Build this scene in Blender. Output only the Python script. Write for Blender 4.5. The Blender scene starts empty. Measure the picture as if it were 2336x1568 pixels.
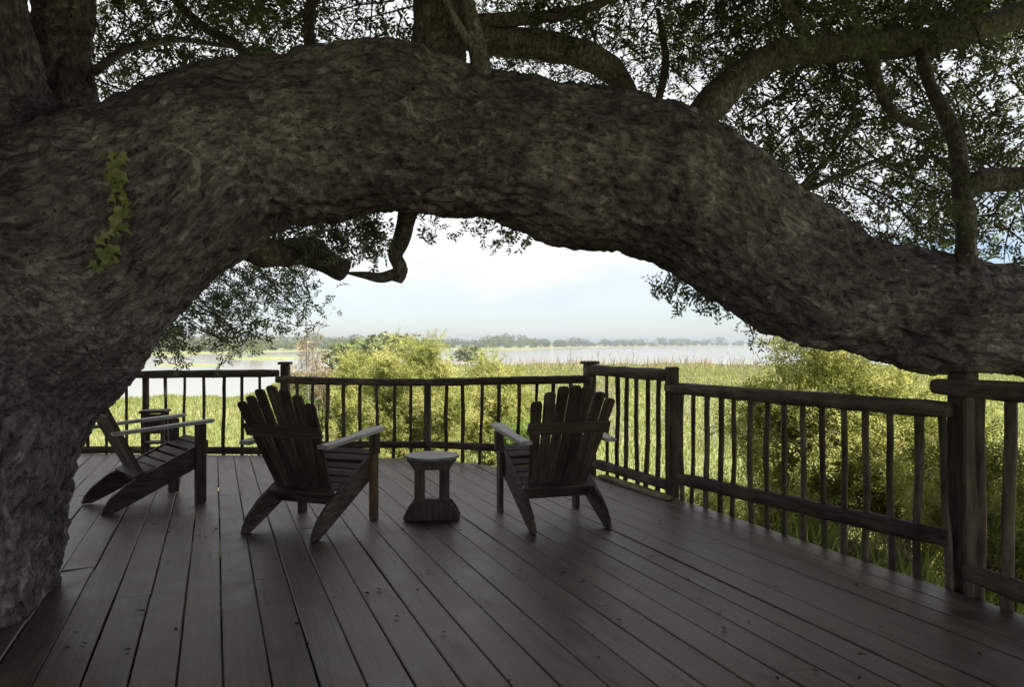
import bpy, bmesh, math, random
import numpy as np
from mathutils import Vector, Matrix, noise
from mathutils.bvhtree import BVHTree

random.seed(7); rng = np.random.default_rng(11)
S = bpy.context.scene
COL = S.collection
R = math.radians

# ------------------------------------------------------------------ camera, world, sun
EYE = 1.4; F = 1700.0; CX, CY = 1168.0, 784.0
cam = bpy.data.cameras.new('camera'); camo = bpy.data.objects.new('camera', cam); COL.objects.link(camo)
camo.location = (0, 0, EYE); camo.rotation_euler = (R(90), 0, 0)
cam.sensor_width = 36; cam.lens = F / 2336 * 36; cam.clip_start = .05; cam.clip_end = 30000
S.camera = camo

SUN = Vector((.52, -.33, .79)).normalized()          # towards the sun: high on the right
w = bpy.data.worlds.new('World'); S.world = w; w.use_nodes = True
nt = w.node_tree; nt.nodes.clear()
out = nt.nodes.new('ShaderNodeOutputWorld'); bg = nt.nodes.new('ShaderNodeBackground')
sky = nt.nodes.new('ShaderNodeTexSky'); sky.sky_type = 'NISHITA'; sky.sun_disc = False
sky.sun_elevation = math.asin(SUN.z); sky.sun_rotation = math.atan2(SUN.x, SUN.y)
sky.air_density = 1.0; sky.dust_density = .3; sky.ozone_density = 2.0
tc = nt.nodes.new('ShaderNodeTexCoord')
mp = nt.nodes.new('ShaderNodeMapping'); mp.inputs['Scale'].default_value = (1.0, 1.0, 4.5)
mp.inputs['Location'].default_value = (.35, .2, .42)
cn = nt.nodes.new('ShaderNodeTexNoise'); cn.inputs['Scale'].default_value = 1.7
cn.inputs['Detail'].default_value = 7; cn.inputs['Roughness'].default_value = .52; cn.inputs['Distortion'].default_value = .3
cr = nt.nodes.new('ShaderNodeValToRGB')
cr.color_ramp.elements[0].position = .34; cr.color_ramp.elements[1].position = .62
cr.color_ramp.elements[0].color = (.12, .12, .12, 1); cr.color_ramp.elements[1].color = (1, 1, 1, 1)
mx = nt.nodes.new('ShaderNodeMix'); mx.data_type = 'RGBA'
mx.inputs[7].default_value = (3.65, 3.72, 3.78, 1)
hs = nt.nodes.new('ShaderNodeHueSaturation'); hs.inputs['Saturation'].default_value = 1.15; hs.inputs['Value'].default_value = .52
L = nt.links
L.new(tc.outputs['Generated'], mp.inputs[0]); L.new(mp.outputs[0], cn.inputs['Vector'])
sp_ = nt.nodes.new('ShaderNodeSeparateXYZ'); L.new(tc.outputs['Generated'], sp_.inputs[0])
mr = nt.nodes.new('ShaderNodeMapRange'); mr.inputs[1].default_value = .0; mr.inputs[2].default_value = .13; mr.inputs[3].default_value = -.16; mr.inputs[4].default_value = .14
L.new(sp_.outputs[2], mr.inputs[0])
ad = nt.nodes.new('ShaderNodeMath'); L.new(cn.outputs['Fac'], ad.inputs[0]); L.new(mr.outputs[0], ad.inputs[1])
L.new(ad.outputs[0], cr.inputs[0]); L.new(cr.outputs[0], mx.inputs[0])
wb = nt.nodes.new('ShaderNodeMix'); wb.data_type = 'RGBA'; wb.blend_type = 'MULTIPLY'; wb.inputs[0].default_value = 1; wb.inputs[7].default_value = (.92, .96, 1.12, 1)
L.new(sky.outputs[0], hs.inputs['Color']); L.new(hs.outputs[0], wb.inputs[6]); L.new(wb.outputs[2], mx.inputs[6])
L.new(mx.outputs[2], bg.inputs[0]); L.new(bg.outputs[0], out.inputs[0])
bg.inputs[1].default_value = .075

sun = bpy.data.lights.new('sun', 'SUN'); suno = bpy.data.objects.new('sun', sun); COL.objects.link(suno)
sun.energy = 4.9; sun.angle = R(.6); sun.color = (1, .95, .86)
suno.rotation_euler = (-SUN).to_track_quat('-Z', 'Y').to_euler()

S.view_settings.view_transform = 'Standard'; S.view_settings.look = 'None'
S.view_settings.exposure = 1.95; S.view_settings.gamma = 1
S.view_settings.use_curve_mapping = False
S.render.engine = 'CYCLES'
S.cycles.use_denoising = True
S.cycles.max_bounces = 8; S.cycles.diffuse_bounces = 4; S.cycles.transmission_bounces = 4
S.cycles.transparent_max_bounces = 8; S.cycles.volume_bounces = 0
S.cycles.sample_clamp_indirect = 6

# ------------------------------------------------------------------ small helpers
def at(x, y, Y):
    "world point seen at picture position x, y (2336 wide plan of the photograph) at distance Y"
    return Vector(((x - CX) * Y / F, Y, EYE - (y - CY) * Y / F))
def onz(x, y, z=0.0):
    return at(x, y, F * (EYE - z) / (y - CY))

def link(name, me, m=None, parent=None, loc=None):
    o = bpy.data.objects.new(name, me); COL.objects.link(o)
    if m is not None and me is not None and not me.materials: me.materials.append(m)
    if parent is not None: o.parent = parent
    if loc is not None: o.location = loc
    return o
def thing(name, label, cat, loc=(0, 0, 0), rz=0, group=None):
    o = bpy.data.objects.new(name, None); COL.objects.link(o)
    o.empty_display_size = .1
    o.location = loc; o.rotation_euler = (0, 0, rz)
    o['label'] = label; o['category'] = cat
    if group: o['group'] = group
    return o
def copy_tree(o, parent=None):
    c = o.copy(); COL.objects.link(c); c.parent = parent
    for ch in [x for x in COL.objects if x.parent is o]: copy_tree(ch, c)
    return c
def npmesh(name, V, Fc, smooth=False, attrs=None):
    "mesh out of numpy arrays, all faces with the same number of corners"
    me = bpy.data.meshes.new(name)
    V = np.asarray(V, dtype=np.float32); Fc = np.asarray(Fc, dtype=np.int32)
    n, k = Fc.shape
    me.vertices.add(len(V)); me.vertices.foreach_set('co', V.ravel())
    me.loops.add(n * k); me.loops.foreach_set('vertex_index', Fc.ravel())
    me.polygons.add(n); me.polygons.foreach_set('loop_start', np.arange(0, n * k, k, dtype=np.int32))
    try: me.polygons.foreach_set('loop_total', np.full(n, k, dtype=np.int32))
    except Exception: pass
    if smooth: me.polygons.foreach_set('use_smooth', np.ones(n, dtype=bool))
    for an, arr in (attrs or {}).items():
        a = me.attributes.new(an, 'FLOAT', 'POINT'); a.data.foreach_set('value', np.asarray(arr, dtype=np.float32))
    me.update(calc_edges=True); me.validate()
    return me
def pymesh(name, V, Fs, smooth=False):
    me = bpy.data.meshes.new(name); me.from_pydata([tuple(v) for v in V], [], Fs)
    if smooth: me.polygons.foreach_set('use_smooth', [True] * len(me.polygons))
    me.update(); return me
def catmull(pts, n):
    pts = [np.asarray(p, float) for p in pts]
    P = [2 * pts[0] - pts[1]] + pts + [2 * pts[-1] - pts[-2]]
    o = []
    for i in range(1, len(P) - 2):
        for j in range(n):
            t = j / n
            a, b, c, d = P[i-1], P[i], P[i+1], P[i+2]
            o.append(.5 * ((2*b) + (-a+c)*t + (2*a-5*b+4*c-d)*t*t + (-a+3*b-3*c+d)*t**3))
    o.append(pts[-1]); return o
def tube_arrays(path, rad, seg=8, rough=0.0, freq=6.0, seed=0, squash=1.0):
    "closed tube: returns V, quads (caps are quads made of fans folded on the centre)"
    path = [Vector(p) for p in path]; V = []; Q = []
    up = Vector((.13, .21, 1))
    for i, p in enumerate(path):
        t = (path[min(i+1, len(path)-1)] - path[max(i-1, 0)]).normalized()
        a = t.cross(up)
        if a.length < .05: a = t.cross(Vector((1, 0, 0)))
        a.normalize(); b = a.cross(t).normalized(); r = rad[i]
        for k in range(seg):
            an = 2 * math.pi * k / seg
            d = a * math.cos(an) + b * math.sin(an) * squash
            q = p + d * r
            if rough:
                q = p + d * r * (1 + rough * noise.noise(q * freq + Vector((seed, 0, seed * 2))))
            V.append(q)
    n = len(path)
    for i in range(n - 1):
        for k in range(seg):
            k2 = (k + 1) % seg
            Q.append((i*seg+k, i*seg+k2, (i+1)*seg+k2, (i+1)*seg+k))
    c0 = len(V); V.append(path[0]); c1 = len(V); V.append(path[-1])
    for k in range(0, seg, 2):
        Q.append((c0, (k+2) % seg, (k+1) % seg, k))
        Q.append((c1, (n-1)*seg+k, (n-1)*seg+(k+1) % seg, (n-1)*seg+(k+2) % seg))
    return V, Q
class MB:
    def __init__(s): s.V = []; s.F = []
    def add(s, V, Fs):
        o = len(s.V); s.V += [tuple(v) for v in V]; s.F += [tuple(i + o for i in f) for f in Fs]
    def tube(s, *a, **k): s.add(*tube_arrays(*a, **k)); return s
    def build(s, name, m, parent=None, smooth=True):
        return link(name, pymesh(name, s.V, s.F, smooth), m, parent)
def board_mesh(name, Lx, Ly, Lz, bev=.006, warp=0.0, seed=0, segs=1):
    "board centred on the origin with worn edges"
    bm = bmesh.new(); bmesh.ops.create_cube(bm, size=1)
    for v in bm.verts: v.co = Vector((v.co.x*Lx, v.co.y*Ly, v.co.z*Lz))
    ax = max(range(3), key=lambda i: (Lx, Ly, Lz)[i])
    if segs > 1:
        es = [e for e in bm.edges if abs((e.verts[0].co - e.verts[1].co)[ax]) > 1e-4]
        bmesh.ops.subdivide_edges(bm, edges=es, cuts=segs-1, use_grid_fill=True)
    if bev: bmesh.ops.bevel(bm, geom=[e for e in bm.edges if e.calc_face_angle(0) > .5], offset=bev, segments=1, affect='EDGES', clamp_overlap=True)
    if warp:
        for v in bm.verts:
            n = noise.noise_vector(v.co * 2.3 + Vector((seed*3.1, seed, 0)))
            v.co += n * warp
    me = bpy.data.meshes.new(name); bm.to_mesh(me); bm.free(); return me
def orient(o, p, x=None, y=None, z=None):
    "place o at p, its local z along z and its local x as near as can be to x"
    z = Vector(z).normalized(); x = Vector(x); x = (x - z * x.dot(z)).normalized(); y = z.cross(x)
    M = Matrix((x, y, z)).transposed().to_4x4(); M.translation = Vector(p); o.matrix_local = M

# ------------------------------------------------------------------ materials
def mat(name, build):
    m = bpy.data.materials.new(name); m.use_nodes = True; t = m.node_tree; t.nodes.clear()
    o = t.nodes.new('ShaderNodeOutputMaterial'); s = build(t); t.links.new(s, o.inputs['Surface']); return m
def N(t, ty, **kw):
    n = t.nodes.new(ty)
    for k, v in kw.items():
        if k.startswith('i_'): n.inputs[k[2:].replace('_', ' ')].default_value = v
        else: setattr(n, k, v)
    return n
def ramp(t, src, stops):
    r = t.nodes.new('ShaderNodeValToRGB'); e = r.color_ramp.elements
    while len(e) < len(stops): e.new(.5)
    for i, (p, c) in enumerate(stops):
        e[i].position = p; e[i].color = (*c, 1) if len(c) == 3 else c
    t.links.new(src, r.inputs[0]); return r.outputs[0]
def mapped(t, scale, kind='Object'):
    c = t.nodes.new('ShaderNodeTexCoord'); m = t.nodes.new('ShaderNodeMapping')
    m.inputs['Scale'].default_value = scale; t.links.new(c.outputs[kind], m.inputs[0]); return m.outputs[0]
def mixc(t, f, a, b, mode='MIX'):
    m = t.nodes.new('ShaderNodeMix'); m.data_type = 'RGBA'; m.blend_type = mode
    for i, v in ((0, f), (6, a), (7, b)):
        if hasattr(v, 'links'): t.links.new(v, m.inputs[i])
        else: m.inputs[i].default_value = v if not isinstance(v, tuple) or len(v) == 4 else (*v, 1)
    return m.outputs[2]
def math_(t, op, a, b=0.0):
    m = t.nodes.new('ShaderNodeMath'); m.operation = op
    for i, v in ((0, a), (1, b)):
        if hasattr(v, 'links'): t.links.new(v, m.inputs[i])
        else: m.inputs[i].default_value = v
    return m.outputs[0]
def bump(t, h, dist, strength=1.0, prev=None):
    b = t.nodes.new('ShaderNodeBump'); b.inputs['Distance'].default_value = dist; b.inputs['Strength'].default_value = strength
    t.links.new(h, b.inputs['Height'])
    if prev is not None: t.links.new(prev, b.inputs['Normal'])
    return b.outputs[0]

def bark_mat(name, c_dark, c_mid, c_light, sc=1.0, pits=True, dist=.02, grain=False):
    def f(t):
        co = mapped(t, (1, 1, 1))
        if grain:
            at_ = t.nodes.new('ShaderNodeAttribute'); at_.attribute_name = 'grain'; gco = at_.outputs['Vector']
        else:
            gco = mapped(t, (1, 1, .5))
        n1 = N(t, 'ShaderNodeTexNoise', i_Scale=2.2*sc, i_Detail=8, i_Roughness=.6); t.links.new(co, n1.inputs['Vector'])
        n2 = N(t, 'ShaderNodeTexNoise', i_Scale=26*sc, i_Detail=8, i_Roughness=.75, i_Distortion=.35); t.links.new(gco, n2.inputs['Vector'])
        wv_ = mixc(t, .11, gco, n2.outputs['Color'])
        v = N(t, 'ShaderNodeTexVoronoi', i_Scale=19*sc); v.feature = 'DISTANCE_TO_EDGE'; t.links.new(wv_, v.inputs['Vector'])
        v2 = N(t, 'ShaderNodeTexVoronoi', i_Scale=30*sc); t.links.new(mixc(t, .02, co, n2.outputs['Color']), v2.inputs['Vector'])
        v3 = N(t, 'ShaderNodeTexVoronoi', i_Scale=38*sc); t.links.new(wv_, v3.inputs['Vector'])
        base = ramp(t, n1.outputs['Fac'], [(.3, c_dark), (.5, c_mid), (.7, c_light)])
        fine = ramp(t, n2.outputs['Fac'], [(.36, (.22, .21, .21)), (.47, (.75, .75, .75)), (.62, (1.6, 1.58, 1.54))])
        c = mixc(t, 1.0, base, fine, 'MULTIPLY')
        pl = t.nodes.new('ShaderNodeSeparateColor'); t.links.new(v3.outputs['Color'], pl.inputs[0])
        c = mixc(t, .6, c, mixc(t, 1.0, c, ramp(t, pl.outputs[0], [(0, (.55, .55, .55)), (.85, (1.1, 1.1, 1.1)), (.97, (2.0, 1.95, 1.9))]), 'MULTIPLY'))
        crk = ramp(t, v.outputs['Distance'], [(.0, (.45, .44, .44)), (.07, (.9, .9, .9)), (.15, (1, 1, 1))])
        msk = N(t, 'ShaderNodeTexNoise', i_Scale=3.3, i_Detail=3); t.links.new(co, msk.inputs['Vector'])
        c = mixc(t, ramp(t, msk.outputs['Fac'], [(.45, (.0, .0, .0)), (.6, (.8, .8, .8))]), c, mixc(t, 1.0, c, crk, 'MULTIPLY'))
        if pits:
            pit = ramp(t, math_(t, 'ADD', v2.outputs['Distance'], math_(t, 'MULTIPLY', n2.outputs['Fac'], .35)), [(.28, (.15, .14, .14)), (.42, (1, 1, 1))])
            c = mixc(t, ramp(t, msk.outputs['Fac'], [(.40, (.85, .85, .85)), (.58, (.0, .0, .0))]), c, mixc(t, 1.0, c, pit, 'MULTIPLY'))
        lich = N(t, 'ShaderNodeTexNoise', i_Scale=5*sc, i_Detail=6, i_Roughness=.72, i_Distortion=1.0); t.links.new(co, lich.inputs['Vector'])
        lm = ramp(t, lich.outputs['Fac'], [(.62, (0, 0, 0)), (.67, (1, 1, 1))])
        c = mixc(t, math_(t, 'MULTIPLY', lm, .55), c, (.42, .38, .35))
        red = ramp(t, lich.outputs['Fac'], [(.27, (1, 1, 1)), (.36, (0, 0, 0))])
        c = mixc(t, math_(t, 'MULTIPLY', red, .4), c, (.22, .12, .08))
        p = N(t, 'ShaderNodeBsdfPrincipled', i_Roughness=.92); t.links.new(c, p.inputs['Base Color']); p.inputs['Specular IOR Level'].default_value = .3
        b1 = bump(t, n2.outputs['Fac'], dist, .8)
        b2 = bump(t, ramp(t, v.outputs['Distance'], [(0, (0, 0, 0)), (.12, (1, 1, 1))]), dist, .25, b1)
        t.links.new(bump(t, ramp(t, v2.outputs['Distance'], [(.1, (0, 0, 0)), (.3, (1, 1, 1))]), dist, .5, b2), p.inputs['Normal'])
        return p.outputs[0]
    return mat(name, f)
def wood_mat(name, c0, c1, rough=.7, grain=(2, 40, 40), var=.25, gloss=.3, knots=False, axis=0):
    def f(t):
        sc = [grain[1]] * 3; sc[axis] = grain[0]
        co = mapped(t, tuple(sc))
        oi = t.nodes.new('ShaderNodeObjectInfo')
        off = t.nodes.new('ShaderNodeVectorMath'); off.operation = 'ADD'
        comb = t.nodes.new('ShaderNodeCombineXYZ')
        for i in range(3): t.links.new(math_(t, 'MULTIPLY', oi.outputs['Random'], 37.0 + 11 * i), comb.inputs[i])
        t.links.new(co, off.inputs[0]); t.links.new(comb.outputs[0], off.inputs[1])
        n = N(t, 'ShaderNodeTexNoise', i_Scale=1.0, i_Detail=6, i_Roughness=.62, i_Distortion=.4); t.links.new(off.outputs[0], n.inputs['Vector'])
        co2 = mapped(t, (2.2, 2.2, 2.2)); n2 = N(t, 'ShaderNodeTexNoise', i_Scale=1.6, i_Detail=5, i_Roughness=.6)
        off2 = t.nodes.new('ShaderNodeVectorMath'); off2.operation = 'ADD'
        t.links.new(co2, off2.inputs[0]); t.links.new(comb.outputs[0], off2.inputs[1]); t.links.new(off2.outputs[0], n2.inputs['Vector'])
        c = ramp(t, n.outputs['Fac'], [(.28, tuple(x*.45 for x in c0)), (.45, c0), (.65, c1), (.8, tuple(x*1.15 for x in c1))])
        st = ramp(t, n2.outputs['Fac'], [(.3, (.45, .43, .41)), (.5, (.95, .95, .95)), (.70, (1.4, 1.36, 1.32))])
        c = mixc(t, 1.0, c, st, 'MULTIPLY')
        r = math_(t, 'ADD', math_(t, 'MULTIPLY', oi.outputs['Random'], 2 * var), 1 - var)
        cmb = t.nodes.new('ShaderNodeCombineXYZ')
        for i in range(3): t.links.new(r, cmb.inputs[i])
        c = mixc(t, 1.0, c, cmb.outputs[0], 'MULTIPLY')
        p = N(t, 'ShaderNodeBsdfPrincipled'); t.links.new(c, p.inputs['Base Color'])
        rr = math_(t, 'ADD', math_(t, 'MULTIPLY', n2.outputs['Fac'], .35), rough - .17)
        t.links.new(rr, p.inputs['Roughness']); p.inputs['Specular IOR Level'].default_value = gloss
        b1 = bump(t, n.outputs['Fac'], .004, .7)
        t.links.new(bump(t, n2.outputs['Fac'], .01, .4, b1), p.inputs['Normal'])
        return p.outputs[0]
    return mat(name, f)
def leaf_mat(name, stops, trans=.45, rough=.5, gl=False):
    def f(t):
        a = t.nodes.new('ShaderNodeAttribute'); a.attribute_name = 'tint'
        c = ramp(t, a.outputs['Fac'], stops)
        d = N(t, 'ShaderNodeBsdfDiffuse'); tr = N(t, 'ShaderNodeBsdfTranslucent')
        g = N(t, 'ShaderNodeBsdfGlossy', i_Roughness=.6); g.inputs[0].default_value = (.8, .85, .9, 1)
        t.links.new(c, d.inputs[0])
        t.links.new(mixc(t, 1.0, c, (1.1, 1.12, .8, 1), 'MULTIPLY'), tr.inputs[0])
        m = t.nodes.new('ShaderNodeMixShader'); m.inputs[0].default_value = trans
        t.links.new(d.outputs[0], m.inputs[1]); t.links.new(tr.outputs[0], m.inputs[2])
        if not gl: return m.outputs[0]
        fr = N(t, 'ShaderNodeFresnel', i_IOR=1.2)
        m2 = t.nodes.new('ShaderNodeMixShader'); t.links.new(fr.outputs[0], m2.inputs[0])
        t.links.new(m.outputs[0], m2.inputs[1]); t.links.new(g.outputs[0], m2.inputs[2])
        return m2.outputs[0]
    return mat(name, f)

M_bark = bark_mat('bark', (.080, .067, .070), (.140, .118, .123), (.27, .23, .235), sc=1.0, grain=True)
M_barkd = bark_mat('branch_bark', (.06, .048, .04), (.10, .084, .072), (.15, .13, .115), sc=1.6, pits=False, dist=.01)
M_barkl = bark_mat('pale_branch_bark', (.12, .11, .10), (.19, .175, .155), (.26, .24, .21), sc=1.6, pits=False, dist=.01)
M_leafT = leaf_mat('tree_leaves', [(0, (.045, .055, .034)), (.35, (.075, .10, .055)), (.7, (.115, .15, .080)), (.9, (.16, .19, .095)), (1, (.17, .125, .07))], trans=.35)
M_leafH = leaf_mat('skylit_tree_leaves', [(0, (.08, .115, .08)), (.5, (.14, .19, .13)), (1, (.22, .27, .17))], trans=.45)  # same tree's leaves, with light from the sky painted in as paler teal
M_leafB = leaf_mat('bush_leaves', [(0, (.14, .16, .06)), (.3, (.25, .265, .09)), (.7, (.36, .365, .135)), (1, (.48, .45, .22))], trans=.55, rough=.6)
M_leafG = leaf_mat('green_leaves', [(0, (.05, .09, .03)), (.5, (.11, .17, .045)), (1, (.2, .26, .08))], trans=.4, rough=.5)
M_leafV = leaf_mat('vine_leaves', [(0, (.16, .18, .07)), (.5, (.26, .29, .12)), (.85, (.34, .35, .18)), (1, (.4, .2, .06))], trans=.25, rough=.45)
M_leafF = leaf_mat('far_leaves', [(0, (.06, .075, .03)), (.5, (.11, .13, .05)), (1, (.19, .19, .09))], trans=.3, rough=.8)
M_grass = leaf_mat('grass_blades', [(0, (.17, .19, .06)), (.4, (.20, .215, .07)), (.75, (.235, .24, .085)), (1, (.28, .25, .12))], trans=.4, rough=.7)
M_leafK = leaf_mat('clump_grass_blades', [(0, (.10, .15, .04)), (.6, (.22, .30, .08)), (1, (.34, .38, .14))], trans=.5)
M_dry = leaf_mat('dry_stalks', [(0, (.16, .12, .07)), (1, (.36, .28, .18))], trans=.2, rough=.8)
M_deck = wood_mat('deck_boards', (.112, .080, .058), (.138, .102, .076), rough=.45, grain=(1.3, 20), var=.16, gloss=.34, axis=1)
M_rail = wood_mat('rail_wood', (.072, .056, .042), (.145, .115, .088), rough=.8, grain=(3, 30), var=.3, gloss=.25, axis=2)
M_chair = wood_mat('chair_wood', (.055, .036, .027), (.12, .082, .062), rough=.62, grain=(3, 45), var=.35, gloss=.35, axis=2)
M_chairy = wood_mat('chair_side_wood', (.055, .036, .027), (.12, .082, .062), rough=.62, grain=(3, 45), var=.3, gloss=.35, axis=1)
M_chairx = wood_mat('chair_cross_wood', (.055, .036, .027), (.12, .082, .062), rough=.62, grain=(3, 45), var=.3, gloss=.35, axis=0)
M_arm = wood_mat('worn_sheen_arm_wood', (.34, .32, .30), (.52, .50, .47), rough=.5, grain=(3, 45), var=.1, gloss=.5, axis=1)  # weathered grey, made paler to paint in the sky sheen
M_litleg = wood_mat('lit_leg_wood', (.10, .055, .028), (.19, .105, .055), rough=.6, grain=(3, 45), var=.1, gloss=.35, axis=2)  # orange light on the leg painted into the wood colour
M_table = wood_mat('table_wood', (.16, .14, .12), (.30, .275, .245), rough=.5, grain=(3, 30), var=.1, gloss=.5, axis=0)
M_rim = wood_mat('sunlit_edge_timber', (.16, .13, .075), (.30, .25, .15), rough=.75, grain=(2, 30), var=.1, gloss=.25, axis=1)  # yellowish sunlight painted into the timber colour

# ------------------------------------------------------------------ ground, water
def lerpx(px, tab):
    return np.interp(px, [a for a, b in tab], [b for a, b in tab])
NEAR = [(-3000, 40), (0, 42), (300, 46), (590, 50), (680, 78), (800, 95), (1040, 108), (1400, 116), (1700, 112), (2336, 112), (6000, 130)]
FAR = [(-3000, 230), (300, 240), (500, 250), (650, 290), (860, 360), (1040, 430), (1250, 470), (1330, 620), (1500, 700), (1720, 900), (2336, 900), (6000, 900)]
def land(X, Y):
    "height of the ground at X, Y (arrays)"
    px = np.where(Y > 1, CX + F * X / np.maximum(Y, 1), np.where(X > 0, 6000, -3000))
    wob = 1 + .035 * np.sin(px * .021) + .02 * np.sin(px * .067 + 1)
    n, f = lerpx(px, NEAR) * wob, lerpx(px, FAR) * (1 + .03 * np.sin(px * .017 + 2))
    d = np.minimum(np.maximum(n - Y, Y - f), 60)
    for (ix, iy, rx, ry) in ((600, 175, 95, 26), (420, 170, 0, 0), (430, 118, 90, 8), (380, 215, 80, 16), (1120, 380, 120, 25), (1480, 420, 0, 0)):
        if rx == 0: continue
        e = 1 - np.sqrt(((px - ix) / rx) ** 2 + ((Y - iy) / ry) ** 2)
        d = np.maximum(d, e * ry * .4)
    z = -2.0 + np.clip(d * .05, -.6, .42)
    near = np.clip((34 - np.hypot(X, Y)) / 24, 0, 1)
    z = z + near * .22 * (Y > -5)
    return z
na, nr = 420, 150
th = np.sort(np.concatenate([np.linspace(-.70, .70, 300), np.linspace(.72, 2 * math.pi - .72, na - 300)]))
rr = np.concatenate([[0.0], np.geomspace(1.5, 4200, nr - 1)])
TH, RR = np.meshgrid(th, rr, indexing='ij')
GX, GY = RR * np.sin(TH), RR * np.cos(TH)
GZ = land(GX, GY)
V = np.stack([GX.ravel(), GY.ravel(), GZ.ravel()], 1)
ii, jj = np.meshgrid(np.arange(na), np.arange(nr - 1), indexing='ij')
i2 = (ii + 1) % na
Q = np.stack([(ii*nr+jj).ravel(), (i2*nr+jj).ravel(), (i2*nr+jj+1).ravel(), (ii*nr+jj+1).ravel()], 1)[:, ::-1]
def ground_f(t):
    co = mapped(t, (1, 1, 1))
    n1 = N(t, 'ShaderNodeTexNoise', i_Scale=.12, i_Detail=8, i_Roughness=.6); t.links.new(co, n1.inputs['Vector'])
    n2 = N(t, 'ShaderNodeTexNoise', i_Scale=6, i_Detail=6, i_Roughness=.7); t.links.new(co, n2.inputs['Vector'])
    c = ramp(t, n1.outputs['Fac'], [(.3, (.12, .135, .06)), (.5, (.165, .175, .075)), (.62, (.21, .20, .10)), (.75, (.22, .185, .12))])
    c = mixc(t, 1.0, c, ramp(t, n2.outputs['Fac'], [(.3, (.6, .6, .6)), (.6, (1.15, 1.15, 1.1))]), 'MULTIPLY')
    ln = t.nodes.new('ShaderNodeVectorMath'); ln.operation = 'LENGTH'; t.links.new(co, ln.inputs[0])
    bare = ramp(t, math_(t, 'DIVIDE', math_(t, 'ADD', ln.outputs['Value'], math_(t, 'MULTIPLY', n2.outputs['Fac'], 2.0)), 20), [(.28, (1, 1, 1)), (.34, (0, 0, 0))])
    c = mixc(t, bare, c, (.11, .08, .055))
    p = N(t, 'ShaderNodeBsdfPrincipled', i_Roughness=.95); t.links.new(c, p.inputs['Base Color']); p.inputs['Specular IOR Level'].default_value = .1
    t.links.new(bump(t, n2.outputs['Fac'], .06, .8), p.inputs['Normal'])
    return p.outputs[0]
M_ground = mat('meadow_ground', ground_f)
g = link('ground', npmesh('ground', V, Q, True), M_ground); g['kind'] = 'structure'

def water_f(t):
    co = mapped(t, (1, .35, 1))
    n1 = N(t, 'ShaderNodeTexNoise', i_Scale=.9, i_Detail=6, i_Roughness=.6); t.links.new(co, n1.inputs['Vector'])
    p = N(t, 'ShaderNodeBsdfPrincipled', i_Roughness=.12, i_IOR=1.33)
    p.inputs['Base Color'].default_value = (.17, .155, .13, 1)
    t.links.new(bump(t, n1.outputs['Fac'], .05, .25), p.inputs['Normal'])
    return p.outputs[0]
wv = [(-4000, 20, -2), (4000, 20, -2), (4000, 3000, -2), (-4000, 3000, -2)]
wa = link('water', pymesh('water', wv, [(0, 1, 2, 3)]), mat('river_water', water_f)); wa['kind'] = 'structure'

# ------------------------------------------------------------------ leaves
def diamond(b, d, nrm, Lf, W, fold=.25):
    d = d.normalized(); s = d.cross(nrm)
    s = s.normalized() if s.length > 1e-4 else Vector((1, 0, 0)); n = s.cross(d)
    return [b, b + d*Lf*.45 + s*W*.5 + n*W*fold, b + d*Lf, b + d*Lf*.45 - s*W*.5 + n*W*fold]
def sprig_templates(k, nleaf, Ls, leafL, leafW, seed, droop=.2):
    r = random.Random(seed); T = []
    for _ in range(k):
        V = []; tint = []
        bend = Vector((r.uniform(-.4, .4), r.uniform(-.4, .4), -droop))
        for j in range(nleaf):
            u = (j + .6) / nleaf
            p = Vector((0, 0, 1)) * Ls * u + bend * Ls * u * u
            side = 1 if j % 2 else -1
            d = Vector((side * r.uniform(.6, 1.1), r.uniform(-.6, .6), r.uniform(.1, .9)))
            nn = Vector((r.uniform(-.5, .5), 1, r.uniform(-.5, .5)))
            s = r.uniform(.75, 1.2)
            V += diamond(p, d, nn, leafL*s, leafW*s); tint += [r.uniform(-.12, .12)] * 4
        T.append((np.array([tuple(v) for v in V]), np.array(tint)))
    return T
def rand_rot(n, upbias=0.0, r=rng):
    q = r.normal(size=(n, 4)); q /= np.linalg.norm(q, axis=1)[:, None]
    if upbias:
        q = q * (1 - upbias) + np.array([1.0, 0, 0, 0]) * upbias * np.sign(q[:, :1] + 1e-9); q /= np.linalg.norm(q, axis=1)[:, None]
    a, b, c, d = q.T
    return np.stack([1-2*(c*c+d*d), 2*(b*c-a*d), 2*(b*d+a*c), 2*(b*c+a*d), 1-2*(b*b+d*d), 2*(c*d-a*b), 2*(b*d-a*c), 2*(c*d+a*b), 1-2*(b*b+c*c)], 1).reshape(n, 3, 3)
def scatter(name, T, P, size, tint, m, parent=None, upbias=0.0):
    "leaf sprigs T at the points P joined into one foliage mesh"
    P = np.asarray(P, float); n = len(P); size = np.broadcast_to(size, (n,)); tint = np.broadcast_to(tint, (n,))
    Vs = []; A = []; which = rng.integers(0, len(T), n)
    for k, (tv, tt) in enumerate(T):
        ix = np.where(which == k)[0]
        if not len(ix): continue
        Rm = rand_rot(len(ix), upbias)
        v = np.einsum('nij,vj->nvi', Rm, tv) * size[ix][:, None, None] + P[ix][:, None, :]
        Vs.append(v.reshape(-1, 3)); A.append((tint[ix][:, None] + tt[None, :]).ravel())
    V = np.concatenate(Vs); A = np.clip(np.concatenate(A), 0, 1)
    Q = np.arange(len(V)).reshape(-1, 4)
    o = link(name, npmesh(name, V, Q, False, {'tint': A}), m, parent); o['kind'] = 'stuff'; return o
T_tree = sprig_templates(8, 11, .22, .075, .030, 1)
T_big = sprig_templates(6, 9, .5, .22, .10, 2)
T_fine = sprig_templates(8, 12, .16, .036, .013, 3, 0)
T_wide = sprig_templates(6, 8, .2, .10, .05, 4)

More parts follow.
